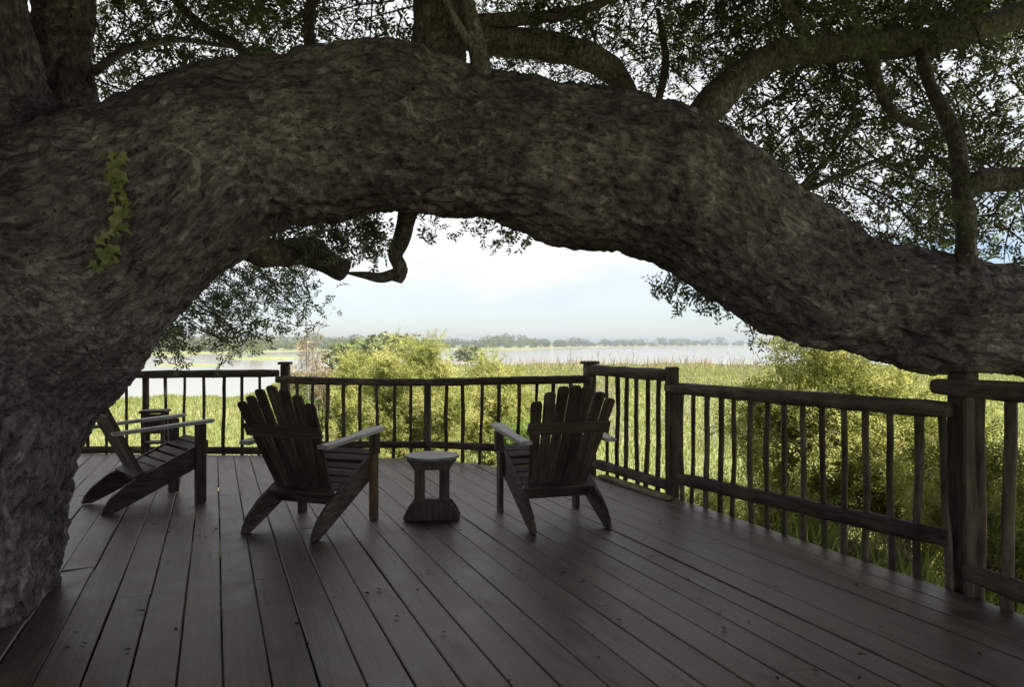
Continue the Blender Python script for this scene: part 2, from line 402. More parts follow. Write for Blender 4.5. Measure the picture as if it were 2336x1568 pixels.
# ------------------------------------------------------------------ the great tree
tree = thing('shade_tree', 'huge old shade tree with a massive grey brown limb arching across the whole deck', 'tree', (-3.8, 4.4, 0))
TL = Vector(tree.location)
def tube_bm(bm, path, rad, seg=20):
    V, Q = tube_arrays(path, rad, seg)
    vs = [bm.verts.new(v) for v in V]
    for q in Q:
        try: bm.faces.new([vs[i] for i in q])
        except ValueError: pass
def body(stations, n=6):
    "stations: (point, radius) -> smooth path and radii"
    A = catmull([(*p, r) for p, r in stations], n)
    return [Vector(a[:3]) for a in A], [a[3] for a in A]
LIMB = [((-3.55, 4.45, 1.05), .80), ((-3.0, 4.45, 1.72), .84), (tuple(at(350, 458, 4.55)), .60), (tuple(at(560, 335, 4.75)), .525),
        (tuple(at(835, 304, 5.0)), .545), (tuple(at(1080, 331, 5.2)), .51), (tuple(at(1315, 375, 5.3)), .53), (tuple(at(1515, 430, 5.35)), .535),
        (tuple(at(1690, 542, 5.35)), .485), (tuple(at(1865, 650, 5.35)), .445), (tuple(at(2020, 692, 5.35)), .42),
        (tuple(at(2165, 720, 5.35)), .415), (tuple(at(2350, 728, 5.35)), .40), (tuple(at(2700, 752, 5.4)), .38), (tuple(at(3100, 700, 5.6)), .34)]
TRUNK = [((-3.42, 3.85, -2.0), 1.1), ((-3.39, 3.84, -.5), .94), ((-3.38, 3.86, .05), .87), ((-3.38, 3.93, .45), .89), ((-3.40, 4.12, .95), .92), ((-3.42, 4.35, 1.4), .93),
         ((-3.52, 4.5, 2.2), .78), ((-3.5, 4.6, 2.7), .62), ((-3.5, 4.6, 3.2), .52), ((-3.5, 4.6, 3.9), .47), ((-3.6, 5.0, 5.4), .45), ((-3.9, 5.2, 7.2), .3)]
bm = bmesh.new()
tube_bm(bm, *body(TRUNK), 28)
me0 = bpy.data.meshes.new('t'); bm.to_mesh(me0); bm.free()
bm = bmesh.new(); bm.from_mesh(me0)
def blob(path, rad, seg=26): tube_bm(bm, path, rad, seg)
blob(*body(LIMB))
blob(*body([(tuple(at(180, 420, 4.9)), .42), (tuple(at(158, 290, 5.35)), .22), (tuple(at(150, 150, 5.5)), .19), (tuple(at(148, -100, 5.6)), .185), (tuple(at(160, -400, 5.8)), .16)]))
for (x, y, Y, w_) in ((1008, 205, 5.28, 105), (1098, 190, 5.02, 46), (1597, 300, 5.38, 78), (2208, 640, 5.15, 46), (1440, 240, 5.4, 30), (615, 215, 5.0, 28), (718, 165, 5.1, 32), (925, 470, 5.35, 34), (560, 560, 4.95, 44)):
    r0 = w_ / 2 * Y / F; tgt = Vector(at(x, y, Y)); inn = min((Vector(p) for p, r in LIMB), key=lambda q: (q - tgt).length)
    blob(*body([(tuple(tgt.lerp(inn, .45)), r0*2.1), (tuple(tgt.lerp(inn, .18)), r0*1.65), (tuple(tgt), r0*1.15)]), 14)
for a, l in ((-.95, .15), (-1.5, .3), (-2.1, .6), (-2.7, .6), (1.6, .7)):   # root flare
    d = Vector((math.cos(a), math.sin(a), 0))
    c = Vector((-3.42, 3.90, 0))
    blob(*body([(tuple(c + d*.45 + Vector((0, 0, .7))), .30), (tuple(c + d*.72 + Vector((0, 0, .1))), .27), (tuple(c + d*(.95) + Vector((0, 0, -.4))), .26), (tuple(c + d*(.9+l) + Vector((0, 0, -1.9))), .2)]))
me1 = bpy.data.meshes.new('rough_body'); bm.to_mesh(me1); bm.free()
tmp = bpy.data.objects.new('tmp', me1); COL.objects.link(tmp)
rm = tmp.modifiers.new('r', 'REMESH'); rm.mode = 'VOXEL'; rm.voxel_size = .021; rm.use_smooth_shade = True
sm = tmp.modifiers.new('s', 'SMOOTH'); sm.factor = .5; sm.iterations = 30
dg = bpy.context.evaluated_depsgraph_get()
me2 = bpy.data.meshes.new_from_object(tmp.evaluated_get(dg))
bpy.data.objects.remove(tmp)
nv = len(me2.vertices); co = np.empty(nv * 3, np.float32); me2.vertices.foreach_get('co', co); co = co.reshape(-1, 3)
no = np.empty(nv * 3, np.float32); me2.vertex_normals.foreach_get('vector', no); no = no.reshape(-1, 3)
# grain coordinates: along the limb or trunk, and across it
def frame_path(st):
    P_, R_ = body(st, 10); P_ = np.array([tuple(p) for p in P_]); T = np.gradient(P_, axis=0); T /= np.linalg.norm(T, axis=1)[:, None]
    Ls = np.concatenate([[0], np.cumsum(np.linalg.norm(np.diff(P_, axis=0), axis=1))]); B = np.tile([0., 1, 0], (len(P_), 1)); Nn = np.cross(B, T); Nn /= np.linalg.norm(Nn, axis=1)[:, None]
    return P_, T, Nn, np.cross(T, Nn), Ls, np.array(R_)
G_ = np.zeros((nv, 3)); best = np.full(nv, 1e9); GG = []; DD = []
for kk, st_ in enumerate((TRUNK, LIMB)):
    P_, T_, N_, B_, L_, R_ = frame_path(st_)
    GG.append(np.zeros((nv, 3))); DD.append(np.zeros(nv))
    for a0 in range(0, nv, 20000):
        c_ = co[a0:a0+20000].astype(float); d_ = np.linalg.norm(c_[:, None, :] - P_[None], axis=2)
        k_ = np.argmin(d_, axis=1); dd = d_[np.arange(len(c_)), k_] / R_[k_]; r__ = c_ - P_[k_]
        g_ = np.stack([(L_[k_] + (r__ * T_[k_]).sum(1)) * .52, (r__ * N_[k_]).sum(1), (r__ * B_[k_]).sum(1)], 1)
        GG[-1][a0:a0+20000] = g_; DD[-1][a0:a0+20000] = dd
        u_ = dd < best[a0:a0+20000]; best[a0:a0+20000][u_] = dd[u_]; G_[a0:a0+20000][u_] = g_[u_]
dis = np.empty(nv, np.float32)
WL = np.clip(.5 + (DD[0] - DD[1]) / .9, 0, 1); WL = WL * WL * (3 - 2 * WL); G_ = GG[0] * (1 - WL)[:, None] + GG[1] * WL[:, None]
def fibre(q): return noise.noise(q * 3.2) * .06 - abs(noise.noise(q * 7 + Vector((5, 0, 0)))) * .06 - abs(noise.noise(q * 15)) * .04 + noise.noise(q * 21) * .016
for i in range(nv):
    p = Vector(co[i]); w_ = WL[i]
    a = noise.noise(p * 1.3) * .08; b = .03; c = noise.noise(p * 34) * .008
    if w_ < .999: b += (1 - w_) * fibre(Vector(GG[0][i]))
    if w_ > .001: b += w_ * fibre(Vector(GG[1][i]))
    pit = noise.noise(p * 15 + Vector((0, 9, 0)))
    dis[i] = a + b + c - (max(0, pit - .30) * .07)
co += no * dis[:, None]
co -= np.array(TL, dtype=np.float32)
me2.vertices.foreach_set('co', co.ravel()); me2.update()
me2.polygons.foreach_set('use_smooth', np.ones(len(me2.polygons), bool)); me2.materials.clear()
me2.name = 'trunk'; ga = me2.attributes.new('grain', 'FLOAT_VECTOR', 'POINT'); ga.data.foreach_set('vector', G_.astype(np.float32).ravel())
trunk = link('trunk', me2, M_bark, tree)
bvh = BVHTree.FromPolygons([v.co + TL for v in me2.vertices], [p.vertices for p in me2.polygons])
def hit(x, y):
    o = Vector((0, 0, EYE)); d = (at(x, y, 5) - o).normalized()
    return bvh.ray_cast(o, d)

def branch(name, pts, rads, m=M_barkd, seg=14, n=6, rough=.28, freq=5, parent=None, crook=.03):
    A = catmull([(*p, r) for p, r in zip([tuple(Vector(q) - TL) for q in pts], rads)], n)
    P_ = []; sd = random.random() * 50
    for i, a in enumerate(A):
        v = Vector(a[:3]); P_.append(v + noise.noise_vector(v * 1.7 + Vector((sd, 0, 0))) * crook)
    mb = MB(); mb.tube(P_, [a[3] for a in A], seg, rough, freq, sd)
    return mb.build(name, m, parent or tree)
r_ = lambda px, Y: px / 2 * Y / F
BR = []     # points foliage twigs may start from
def br(pts, w, m=M_barkd, **k):
    "pts: (x, y, Y) ; w: width in picture units"
    P_ = [at(*p) for p in pts]; BR.append(P_)
    return branch('branch', P_, [r_(a, p[2]) for a, p in zip(w, pts)], m, **k)
br([(1010, 260, 5.3), (1003, 130, 5.35), (998, 60, 5.4), (1000, -100, 5.5), (980, -500, 5.8)], [150, 122, 118, 112, 90], seg=18)
br([(1100, 220, 5.0), (1094, 150, 5.0), (1085, 90, 5.05), (1068, 20, 5.1), (1050, -80, 5.2), (1020, -300, 5.4)], [58, 48, 44, 40, 36, 30], M_barkl)
br([(1085, 110, 5.05), (1055, 70, 5.0), (1030, 20, 5.0), (1000, -60, 5.1)], [28, 22, 20, 16], M_barkl, seg=8)
br([(1010, 60, 5.45), (1110, 90, 5.5), (1230, 105, 5.6), (1330, 125, 5.7), (1400, 165, 5.8), (1435, 215, 5.8), (1450, 262, 5.8)], [70, 72, 70, 64, 56, 40, 22], crook=.02)
br([(1020, 60, 5.4), (1120, 44, 5.4), (1210, 40, 5.5), (1300, 28, 5.6), (1400, -10, 5.8), (1500, -90, 6)], [34, 32, 32, 28, 24, 18], seg=10)
br([(1590, 330, 5.4), (1605, 255, 5.45), (1690, 175, 5.5), (1780, 120, 5.6), (1900, 104, 5.7), (2060, 100, 5.8), (2160, 80, 5.9), (2336, 30, 6.0), (2600, -60, 6.2)], [110, 84, 66, 62, 62, 62, 60, 60, 50], seg=16)
br([(1860, 120, 5.7), (1830, 60, 5.7), (1800, 10, 5.8), (1760, -60, 5.9)], [34, 26, 22, 18], seg=8)
br([(2215, 760, 5.2), (2205, 620, 5.15), (2200, 500, 5.15), (2190, 400, 5.2), (2165, 300, 5.4), (2120, 180, 5.6), (2100, 100, 5.8)], [58, 50, 46, 42, 34, 30, 26], seg=12)
br([(2195, 440, 5.2), (2240, 412, 5.2), (2300, 408, 5.2), (2380, 400, 5.2), (2600, 360, 5.3)], [40, 52, 56, 52, 44], seg=12)
br([(1985, 130, 5.8), (2000, 190, 5.8), (2040, 260, 5.9), (2120, 300, 6.0)], [40, 30, 22, 14], seg=8)
br([(1500, 440, 5.9), (1480, 330, 6.2), (1500, 236, 6.4), (1520, 130, 6.6), (1500, 20, 6.9)], [20, 22, 20, 17, 13], seg=8)
br([(1400, 210, 5.5), (1440, 212, 5.5), (1488, 216, 5.5)], [10, 10, 9], M_barkl, seg=6, crook=0)
# broken stub and dead twig under the arch
st = br([(540, 545, 5.0), (590, 572, 5.3), (640, 575, 5.5), (700, 572, 5.7), (745, 592, 5.8), (783, 612, 5.9)], [56, 72, 72, 68, 62, 54], seg=12, rough=.35)
st['label'] = 'short broken branch stub pointing right'
br([(940, 440, 5.4), (928, 500, 5.5), (920, 535, 5.5), (903, 580, 5.5), (912, 612, 5.5), (905, 642, 5.5)], [52, 44, 40, 34, 36, 22], seg=9, rough=.4, crook=.01)
br([(908, 622, 5.5), (870, 634, 5.5), (830, 628, 5.5), (788, 622, 5.6)], [22, 24, 18, 4], seg=7, crook=.01)
br([(1720, 480, 5.6), (1790, 440, 5.9), (1850, 430, 6.3), (1930, 395, 6.8), (2040, 350, 7.2)], [14, 14, 12, 10, 7], seg=7)
br([(1800, 470, 5.6), (1850, 400, 5.9), (1900, 350, 6.3), (1950, 260, 6.8)], [14, 12, 10, 7], seg=7)
br([(620, 200, 5.6), (560, 120, 6.2), (460, 60, 6.8), (380, -20, 7.2)], [30, 24, 20, 16], seg=8)
br([(720, 160, 5.6), (705, 60, 6.0), (720, -60, 6.4)], [34, 28, 24], seg=8)
br([(215, 160, 5.0), (300, 110, 5.6), (420, 90, 6.4), (540, 110, 7.2)], [24, 18, 14, 8], seg=7)

# foliage clumps: (x, y, Y, spread, number of sprigs)
def clumps(regions, seed):
    r = np.random.default_rng(seed); C = []
    for (x0, x1, y0, y1, Y0, Y1, n, sp, ns) in regions:
        for _ in range(n):
            C.append((*at(r.uniform(x0, x1), r.uniform(y0, y1), r.uniform(Y0, Y1)), sp * r.uniform(.7, 1.3), max(3, int(ns * r.uniform(.03, .66)))))
    return C
CL = clumps([(1650, 2400, 20, 130, 4.9, 5.6, 3, .2, 40), (1120, 1400, 0, 130, 4.9, 5.3, 3, .18, 40), (2120, 2300, 150, 520, 4.6, 5.0, 2, .16, 30), (220, 640, 60, 200, 5.2, 6.2, 2, .18, 34), (2050, 2400, -40, 60, 6, 8, 14, .3, 60), (1650, 1800, 0, 100, 6, 8, 10, .3, 60), (190, 560, -60, 120, 6, 11, 34, .34, 60), (190, 430, 100, 250, 7, 11, 22, .30, 45), (480, 960, -60, 60, 6, 11, 30, .34, 60), (500, 960, 50, 150, 7, 10, 22, .3, 40),
             (1100, 1640, -60, 110, 6.4, 11, 60, .34, 55), (1130, 1420, 100, 210, 7, 10, 22, .28, 40), (1380, 1640, 100, 240, 7, 11, 16, .28, 34),
             (1620, 2400, -60, 90, 5.6, 8.5, 72, .34, 60), (1640, 2400, 120, 300, 6, 8.5, 62, .30, 50), (1720, 2400, 300, 430, 6, 9, 52, .27, 45),
             (2000, 2400, 430, 590, 6, 8.5, 32, .24, 42), (1860, 2060, 450, 560, 6, 8, 7, .18, 26), (1640, 1720, 260, 390, 6, 8, 8, .2, 30)], 5)
PH = []; TI = []; twig = MB(); rr2 = random.Random(3)
allbr = [p for b in BR for p in b]
for (x, y, z, sp, ns) in CL:
    c = np.array((x, y, z))
    pts = c + rng.normal(size=(ns, 3)) * np.array((1, 1, .7)) * sp
    PH.append(pts); TI.append(np.clip(rng.normal(rng.uniform(.2, .75), .12, ns), 0, 1))
    cv = Vector(c); e = [Vector(p) for p in pts[:3]]
    back = cv + Vector((rr2.uniform(-.7, .7), rr2.uniform(-.3, .6), rr2.uniform(.1, .9)))
    twig.tube([back - TL, cv.lerp(back, .5) + noise.noise_vector(cv) * .15 - TL, cv - TL], [.012, .008, .005], 4)
    for q in e: twig.tube([cv - TL, cv.lerp(q, .5) + noise.noise_vector(q * 3) * .06 - TL, q - TL], [.005, .0035, .002], 4)
PH = np.concatenate(PH); TI = np.concatenate(TI)
# keep the open view through the arch and past its right foot clear
pxx = CX + F * PH[:, 0] / PH[:, 1]; pyy = CY - F * (PH[:, 2] - EYE) / PH[:, 1]
under = np.interp(pxx, [0, 450, 620, 850, 1200, 1400, 1580, 1720, 1900, 2000, 2336], [200, 300, 400, 400, 420, 450, 480, 400, 520, 600, 640])
keep = pyy < under - 18
o = scatter('crown', T_tree, PH[keep] - np.array(TL), rng.uniform(.55, .95, keep.sum()), TI[keep], M_leafT, tree)
tw = twig.build('twigs', M_barkd, tree, False); tw['kind'] = 'stuff'

# hanging sprays under the limb and the drooping foliage at the left
PH = []; TI = []; twig = MB()
def spray(x, y, Y, n, sp, length, lean=0.0):
    "thin hanging twig with leaves"
    p0 = at(x, y, Y); P_ = [p0]
    for k in range(4): P_.append(P_[-1] + Vector((rr2.uniform(-.04, .04) + lean, rr2.uniform(-.05, .05), -length / 4)))
    twig.tube([p - TL for p in P_], [.006, .005, .004, .003, .002], 4)
    for _ in range(n):
        i = rr2.uniform(.3, 4); a = P_[int(min(i, 3))].lerp(P_[min(int(i) + 1, 4)], i % 1)
        PH.append(np.array(a) + rng.normal(size=3) * sp)
for x, y, n, l in ((640, 520, 40, .25), (700, 500, 46, .30), (760, 500, 40, .3), (800, 505, 60, .36), (830, 510, 60, .34), (860, 510, 40, .25), (970, 500, 10, .12), (1000, 505, 10, .12), (1090, 500, 14, .16),
                   (1140, 505, 16, .22), (1160, 510, 16, .2), (1200, 512, 8, .1), (1560, 645, 24, .2), (1600, 660, 24, .2), (1640, 680, 22, .16), (1680, 700, 14, .12), (1535, 640, 14, .16), (1715, 735, 12, .14), (1722, 760, 14, .1)):
    spray(x, y - 22, rr2.uniform(5.2, 5.7), n, .05, l)
np_small = len(PH)
hang = clumps([(470, 690, 600, 745, 6.6, 8.5, 34, .15, 46), (400, 560, 690, 775, 6.6, 8, 14, .13, 36), (340, 440, 745, 830, 6, 7, 9, .10, 26), (480, 540, 770, 815, 6.6, 7.5, 3, .10, 30), (560, 720, 590, 640, 6, 7.5, 6, .12, 16), (640, 800, 500, 535, 6.2, 7, 6, .1, 16), (640, 700, 690, 760, 7, 8, 3, .1, 14)], 8)
for (x, y, z, sp, ns) in hang:
    c = np.array((x, y, z)); pts = c + rng.normal(size=(ns, 3)) * sp * np.array((1.2, 1, .8))
    for p in pts: PH.append(p)
    cv = Vector(c); s0 = cv + Vector((-rr2.uniform(.2, .6), rr2.uniform(-.4, .1), rr2.uniform(.1, .5)))
    twig.tube([s0 - TL, cv - TL], [.006, .003], 4)
    for p in pts[:2]: twig.tube([cv - TL, cv.lerp(Vector(p), .5) + noise.noise_vector(cv * 4) * .03 - TL, Vector(p) - TL], [.004, .003, .0015], 4)
PH = np.array(PH)
sz = np.where(np.arange(len(PH)) < np_small, .55, .55) * rng.uniform(.8, 1.2, len(PH))
scatter('hanging_leaves', T_tree, PH - np.array(TL), sz, np.clip(rng.normal(.55, .2, len(PH)), 0, 1), M_leafH, tree)
tw = twig.build('hanging_twigs', M_barkd, tree, False); tw['kind'] = 'stuff'

# unseen crown over, beside and behind the deck, filled out to shade it
PH = []
def slab(n, x0, x1, y0, y1, z0, z1, sp=.45, ns=7):
    c = np.stack([rng.uniform(x0, x1, n), rng.uniform(y0, y1, n), rng.uniform(z0, z1, n)], 1)
    for q in c: PH.append(q + rng.normal(size=(ns, 3)) * sp)
slab(2900, -10, 11, -9, 6.6, 5.6, 9.0)
slab(260, -10, 3.5, 6.6, 9.0, 5.8, 8.5)
slab(1100, -10, 12, -12, 4.3, 8.8, 11)  # second layer added to stop sun leaking through to the deck
slab(200, -11, -6, -8, 8, 2.4, 6.5)  # low side foliage added to darken the deck
slab(300, 6, 12, -5, 3.8, 4.4, 7)
PH = np.concatenate(PH)
pxx = CX + F * PH[:, 0] / np.maximum(PH[:, 1], .1); pyy = CY - F * (PH[:, 2] - EYE) / np.maximum(PH[:, 1], .1)
keep = (PH[:, 1] < .5) | (pyy < -90) | (pxx < -120) | (pxx > 2450)
keep &= np.linalg.norm(PH - np.array((0, 0, EYE)), axis=1) > 2.6
keep &= ~((PH[:, 0] > 4.6) & (PH[:, 1] > 4.4))  # cut away so the sun reaches the right bush
PH = PH[keep]
scatter('unseen_shade_crown', T_big, PH - np.array(TL), rng.uniform(1.0, 1.7, len(PH)), np.clip(rng.normal(.4, .2, len(PH)), 0, 1), M_leafT, tree)
branch('branch', [(-3.6, 4.8, 4), (-2.5, 3, 5.6), (-.5, 1, 6.6), (2, -1, 7.4)], [.35, .28, .2, .12])
branch('branch', [(-3.6, 4.6, 3.6), (-4.5, 2, 5), (-5, -2, 6.2), (-4, -6, 7)], [.4, .3, .22, .12])
branch('branch', [(-.95, 5.6, 5.6), (.3, 5, 6.8), (2.4, 3.6, 7.6), (4.5, 3, 8.2)], [.26, .2, .16, .1])

# ------------------------------------------------------------------ climbing plant on the trunk
vine = thing('climbing_plant', 'strip of yellow green climbing leaves running down the left trunk', 'climbing plant', tuple(hit(262, 480)[0]))
VL = Vector(vine.location); stem = []
lm_ = []
for k in range(3):
    v = []; r = .5
    outl = [(0, .06), (.36, -.08), (.56, .36), (.27, .55), (0, 1.1), (-.24, .58), (-.52, .40), (-.40, -.04)]
    V = [(x, y, (.35 + .1*k) * abs(x) - .22 * y * y + .05 * math.sin(y * 5 + x * 4 + k)) for x, y in outl] + [(0, .4, -.06)]
    Fs = [(i, (i+1) % 8, 8) for i in range(8)]
    me = pymesh('leaf', V, Fs, False); a = me.attributes.new('tint', 'FLOAT', 'POINT'); a.data.foreach_set('value', [(.35, .6, .8)[k]] * 9)
    me.materials.append(M_leafV); lm_.append(me)
for k in range(84):
    u = k / 83; y = 352 + 250 * u
    x = 258 + 14 * math.sin(u * 4.2) - 22 * max(0, u - .6) * 2 + rr2.gauss(0, 11)
    h = hit(x, y)
    if h[0] is None: continue
    if k % 3 == 0: stem.append(hit(258 + 14 * math.sin(u * 4.2) - 22 * max(0, u - .6) * 2, y)[0] + h[1] * .012 - VL)
    s = rr2.uniform(.028, .062)
    lf = link('leaf', rr2.choice(lm_), None, vine)
    n = (h[1] + Vector((rr2.gauss(0, .5), -.2, rr2.gauss(0, .5) + .35))).normalized()
    X_ = Vector((1, .2, rr2.uniform(-.6, .6))); X_ = (X_ - n * X_.dot(n)).normalized()
    M_ = Matrix((X_, n.cross(X_), n)).transposed().to_4x4(); M_.translation = h[0] + h[1] * .03 - VL
    lf.matrix_local = M_ @ Matrix.Rotation(math.pi + rr2.gauss(0, .7), 4, 'Z') @ Matrix.Scale(s, 4)
mb = MB(); mb.tube(stem, [.008] * len(stem), 5); mb.build('stem', M_barkl, vine)

# ------------------------------------------------------------------ deck
U = Vector((-678, 1700, 0)).normalized(); VV = Vector((U.y, -U.x, 0))
W0 = .1825; T0 = .0335
outline = [(-12, 10.0), (-5.6, 9.5), (-3.2, 9.32), (-1.64, 9.13), (-.64, 8.88), (-.25, 8.45), (.80, 8.02), (1.02, 7.55)]
ot = [Vector((*p, 0)).dot(VV) for p in outline]; os_ = [Vector((*p, 0)).dot(U) for p in outline]
deck = thing('deck', 'grey brown weathered plank deck', 'deck'); del deck['category']; del deck['label']; deck['kind'] = 'structure'
def plank(t0, t1, s0, s1a, s1b, s0b=None):
    s0b = s0 if s0b is None else s0b
    n = max(2, int((s1a - s0) / .8)); V = []; Fs = []
    th_ = .038; bv = .005; up = random.gauss(0, .0022); tilt = random.gauss(0, .0022); sd = random.random() * 90
    for i in range(n + 1):
        f = i / n
        sa, sb = s0 + (s1a - s0) * f, s0b + (s1b - s0b) * f
        w1 = random.gauss(0, .0012); w2 = random.gauss(0, .0012)
        zz = up + .0025 * noise.noise(Vector((sa, sd, 0)))
        ring = [(t0 + w1, sa, -th_), (t0 + w1, sa, zz - bv - tilt), (t0 + bv + w1, sa, zz - tilt),
                (t1 - bv + w2, sb, zz + tilt), (t1 + w2, sb, zz - bv + tilt), (t1 + w2, sb, -th_)]
        for (t, s, z) in ring: V.append(VV * t + U * s + Vector((0, 0, z)))
    for i in range(n):
        for k in range(6):
            k2 = (k + 1) % 6; Fs.append((i*6+k, (i+1)*6+k, (i+1)*6+k2, i*6+k2))
    Fs.append(tuple(range(6))); Fs.append(tuple(n*6 + k for k in range(5, -1, -1)))
    # local frame along the board so that the grain follows it
    Mi = Matrix((VV, U, Vector((0, 0, 1))))
    c = VV * ((t0+t1)/2) + U * s0
    me = pymesh('plank', [Mi @ (v - c) for v in V], Fs, False)
    o = link('plank', me, M_deck, deck); M_ = Mi.transposed().to_4x4(); M_.translation = c; o.matrix_local = M_
    return o
forced = {-2: [4.55], -1: [], 0: [4.55, 7.4], 1: [4.66, 6.3, 8.3], 2: [6.6, 8.8], 3: [5.8, 8.0], 4: [], 5: [5.05], -3: [4.6]}
for k in range(-40, 21):
    t0, t1 = T0 + k * W0, T0 + (k + 1) * W0
    gap = .0035 + random.random() * .003
    if k in (-3, -4): gap = .008
    sa, sb = np.interp(t0, ot, os_), np.interp(t1, ot, os_)
    cuts = forced.get(k)
    if cuts is None:
        cuts = []
        s = random.uniform(-1.5, 2.6) if k >= 6 else -2 + random.uniform(1, 4.5)
        while s < min(sa, sb) - 1: cuts.append(s); s += 99 if k >= 6 else random.uniform(3.2, 4.6)
    cuts = [c for c in cuts if c < min(sa, sb) - .4]
    pts = [-3.5] + cuts
    for i, c in enumerate(pts):
        if i == len(pts) - 1: plank(t0 + gap/2, t1 - gap/2, c + (.003 if i else 0), sa, sb)
        else: plank(t0 + gap/2, t1 - gap/2, c + (.003 if i else 0), pts[i+1] - .003, pts[i+1] - .003)
# joists and rim below
def beam(name, a, b, w_, h_, z, m, parent, bev=.006):
    a, b = Vector(a), Vector(b); d = b - a; Lg = d.length
    me = board_mesh(name, w_, Lg, h_, bev, .006, random.random()*9, 5)
    o = link(name, me, m, parent); d.normalize()
    M_ = Matrix((d.cross(Vector((0, 0, 1))).normalized(), d, d.cross(Vector((0,0,1))).normalized().cross(d))).transposed().to_4x4()
    M_.translation = (a + b) / 2 + Vector((0, 0, z)); o.matrix_local = M_; return o
for s in np.arange(-3, 9.5, 1.2):
    t_end = T0 + 21 * W0 - .03
    for tt in ot: pass
    t_max = min(t_end, np.interp(s + .15, os_[::-1], ot[::-1]) if s > min(os_) else t_end)
    a = VV * -6 + U * s; b = VV * t_max + U * s
    beam('joist', (a.x, a.y, 0), (b.x, b.y, 0), .05, .18, -.131, M_rail, deck)
tR = T0 + 21 * W0
a, b = VV * (tR + .022) + U * -3.5, VV * (tR + .022) + U * np.interp(tR, ot, os_)
beam('rim_board', (a.x, a.y, 0), (b.x, b.y, 0), .035, .2, -.118, M_rail, deck)
for p, q in zip(outline[1:-1], outline[2:]):
    d = (Vector((*q, 0)) - Vector((*p, 0))).normalized(); n_ = Vector((-d.y, d.x, 0)) * .022
    beam('rim_board', (p[0]+n_.x, p[1]+n_.y, 0), (q[0]+n_.x, q[1]+n_.y, 0), .035, .2, -.118, M_rail, deck)
beam('edge_board', (.93, 7.72, 0), (1.40, 6.62, 0), .10, .035, .022, M_rim, deck)
for (x, y) in ((-3, 9.1), (-1, 8.7), (.7, 7.8), (1.35, 6.6), (2.35, 4.2), (2.9, 1.5), (-5.5, 9.3)):
    beam('support_post', (x, y, -2.0), (x + .001, y, -.225), .14, .14, 0, M_rail, deck)

# ------------------------------------------------------------------ railings
def rough_beam(a, b, w_, h_, name, m, parent, seed=0, round_=.6, n=10, sag=0.0):
    "hand hewn rail: rounded section, wandering edges"
    a, b = Vector(a), Vector(b); d = (b - a).normalized(); s = d.cross(Vector((0, 0, 1))).normalized(); up = s.cross(d)
    V = []; Q = []; K = 12
    for i in range(n + 1):
        u = i / n; p = a.lerp(b, u) + Vector((0, 0, -sag * 4 * u * (1 - u))); 
        sc = 1 - (.12 if i in (0, n) else 0)
        for k in range(K):
            an = 2*math.pi*(k + .5)/K; cx, sy = math.cos(an), math.sin(an)
            e = 2 / (2 + 4 * (1 - round_))
            x = math.copysign(abs(cx)**e, cx) * w_/2; y = math.copysign(abs(sy)**e, sy) * h_/2
            q = p + (s*x + up*y) * sc
            q += (s*x + up*y) * (.16 * noise.noise(q*5 + Vector((seed, 0, 0))) + .08 * noise.noise(q*17))
            V.append(q)
    for i in range(n):
        for k in range(K): Q.append((i*K+k, i*K+(k+1) % K, (i+1)*K+(k+1) % K, (i+1)*K+k))
    Q.append(tuple(range(K-1, -1, -1))); Q.append(tuple(n*K+k for k in range(K)))
    Mi = Matrix((s, up, d)); V = [Mi @ (v - a) for v in V]
    o = link(name, pymesh(name, V, Q, True), m, parent); M_ = Mi.transposed().to_4x4(); M_.translation = a; o.matrix_local = M_
    return o
def pole(x, y, z0, z1, r, parent, name='baluster', wob=.02, seg=8):
    mb = MB(); sd = random.random()*99; P_ = []; Rr = []
    lean = random.gauss(0, .012), random.gauss(0, .012)
    for i in range(7):
        u = i/6; v = noise.noise_vector(Vector((sd, u*2.2, 0))) * wob
        P_.append(Vector((x + v.x + lean[0]*(u-.5), y + v.y + lean[1]*(u-.5), z0 + (z1-z0)*u))); Rr.append(r*(1 + .18*noise.noise(Vector((sd, u*5, 3)))))
    mb.tube(P_, Rr, seg, .15, 14, sd); return mb.build(name, M_rail, parent)
def post(x, y, z0, z1, w_, parent, rz=0, cap=None, name='post'):
    me = board_mesh('post', w_, w_, z1 - z0, .012, .008, random.random()*9, 6)
    o = link(name, me, M_rail, parent, (x, y, (z0+z1)/2)); o.rotation_euler = (0, 0, rz)
    if cap: link('post_cap', board_mesh('cap', cap, cap, .035, .01, .002), M_rail, o, (0, 0, (z1-z0)/2 + .0185))
    return o
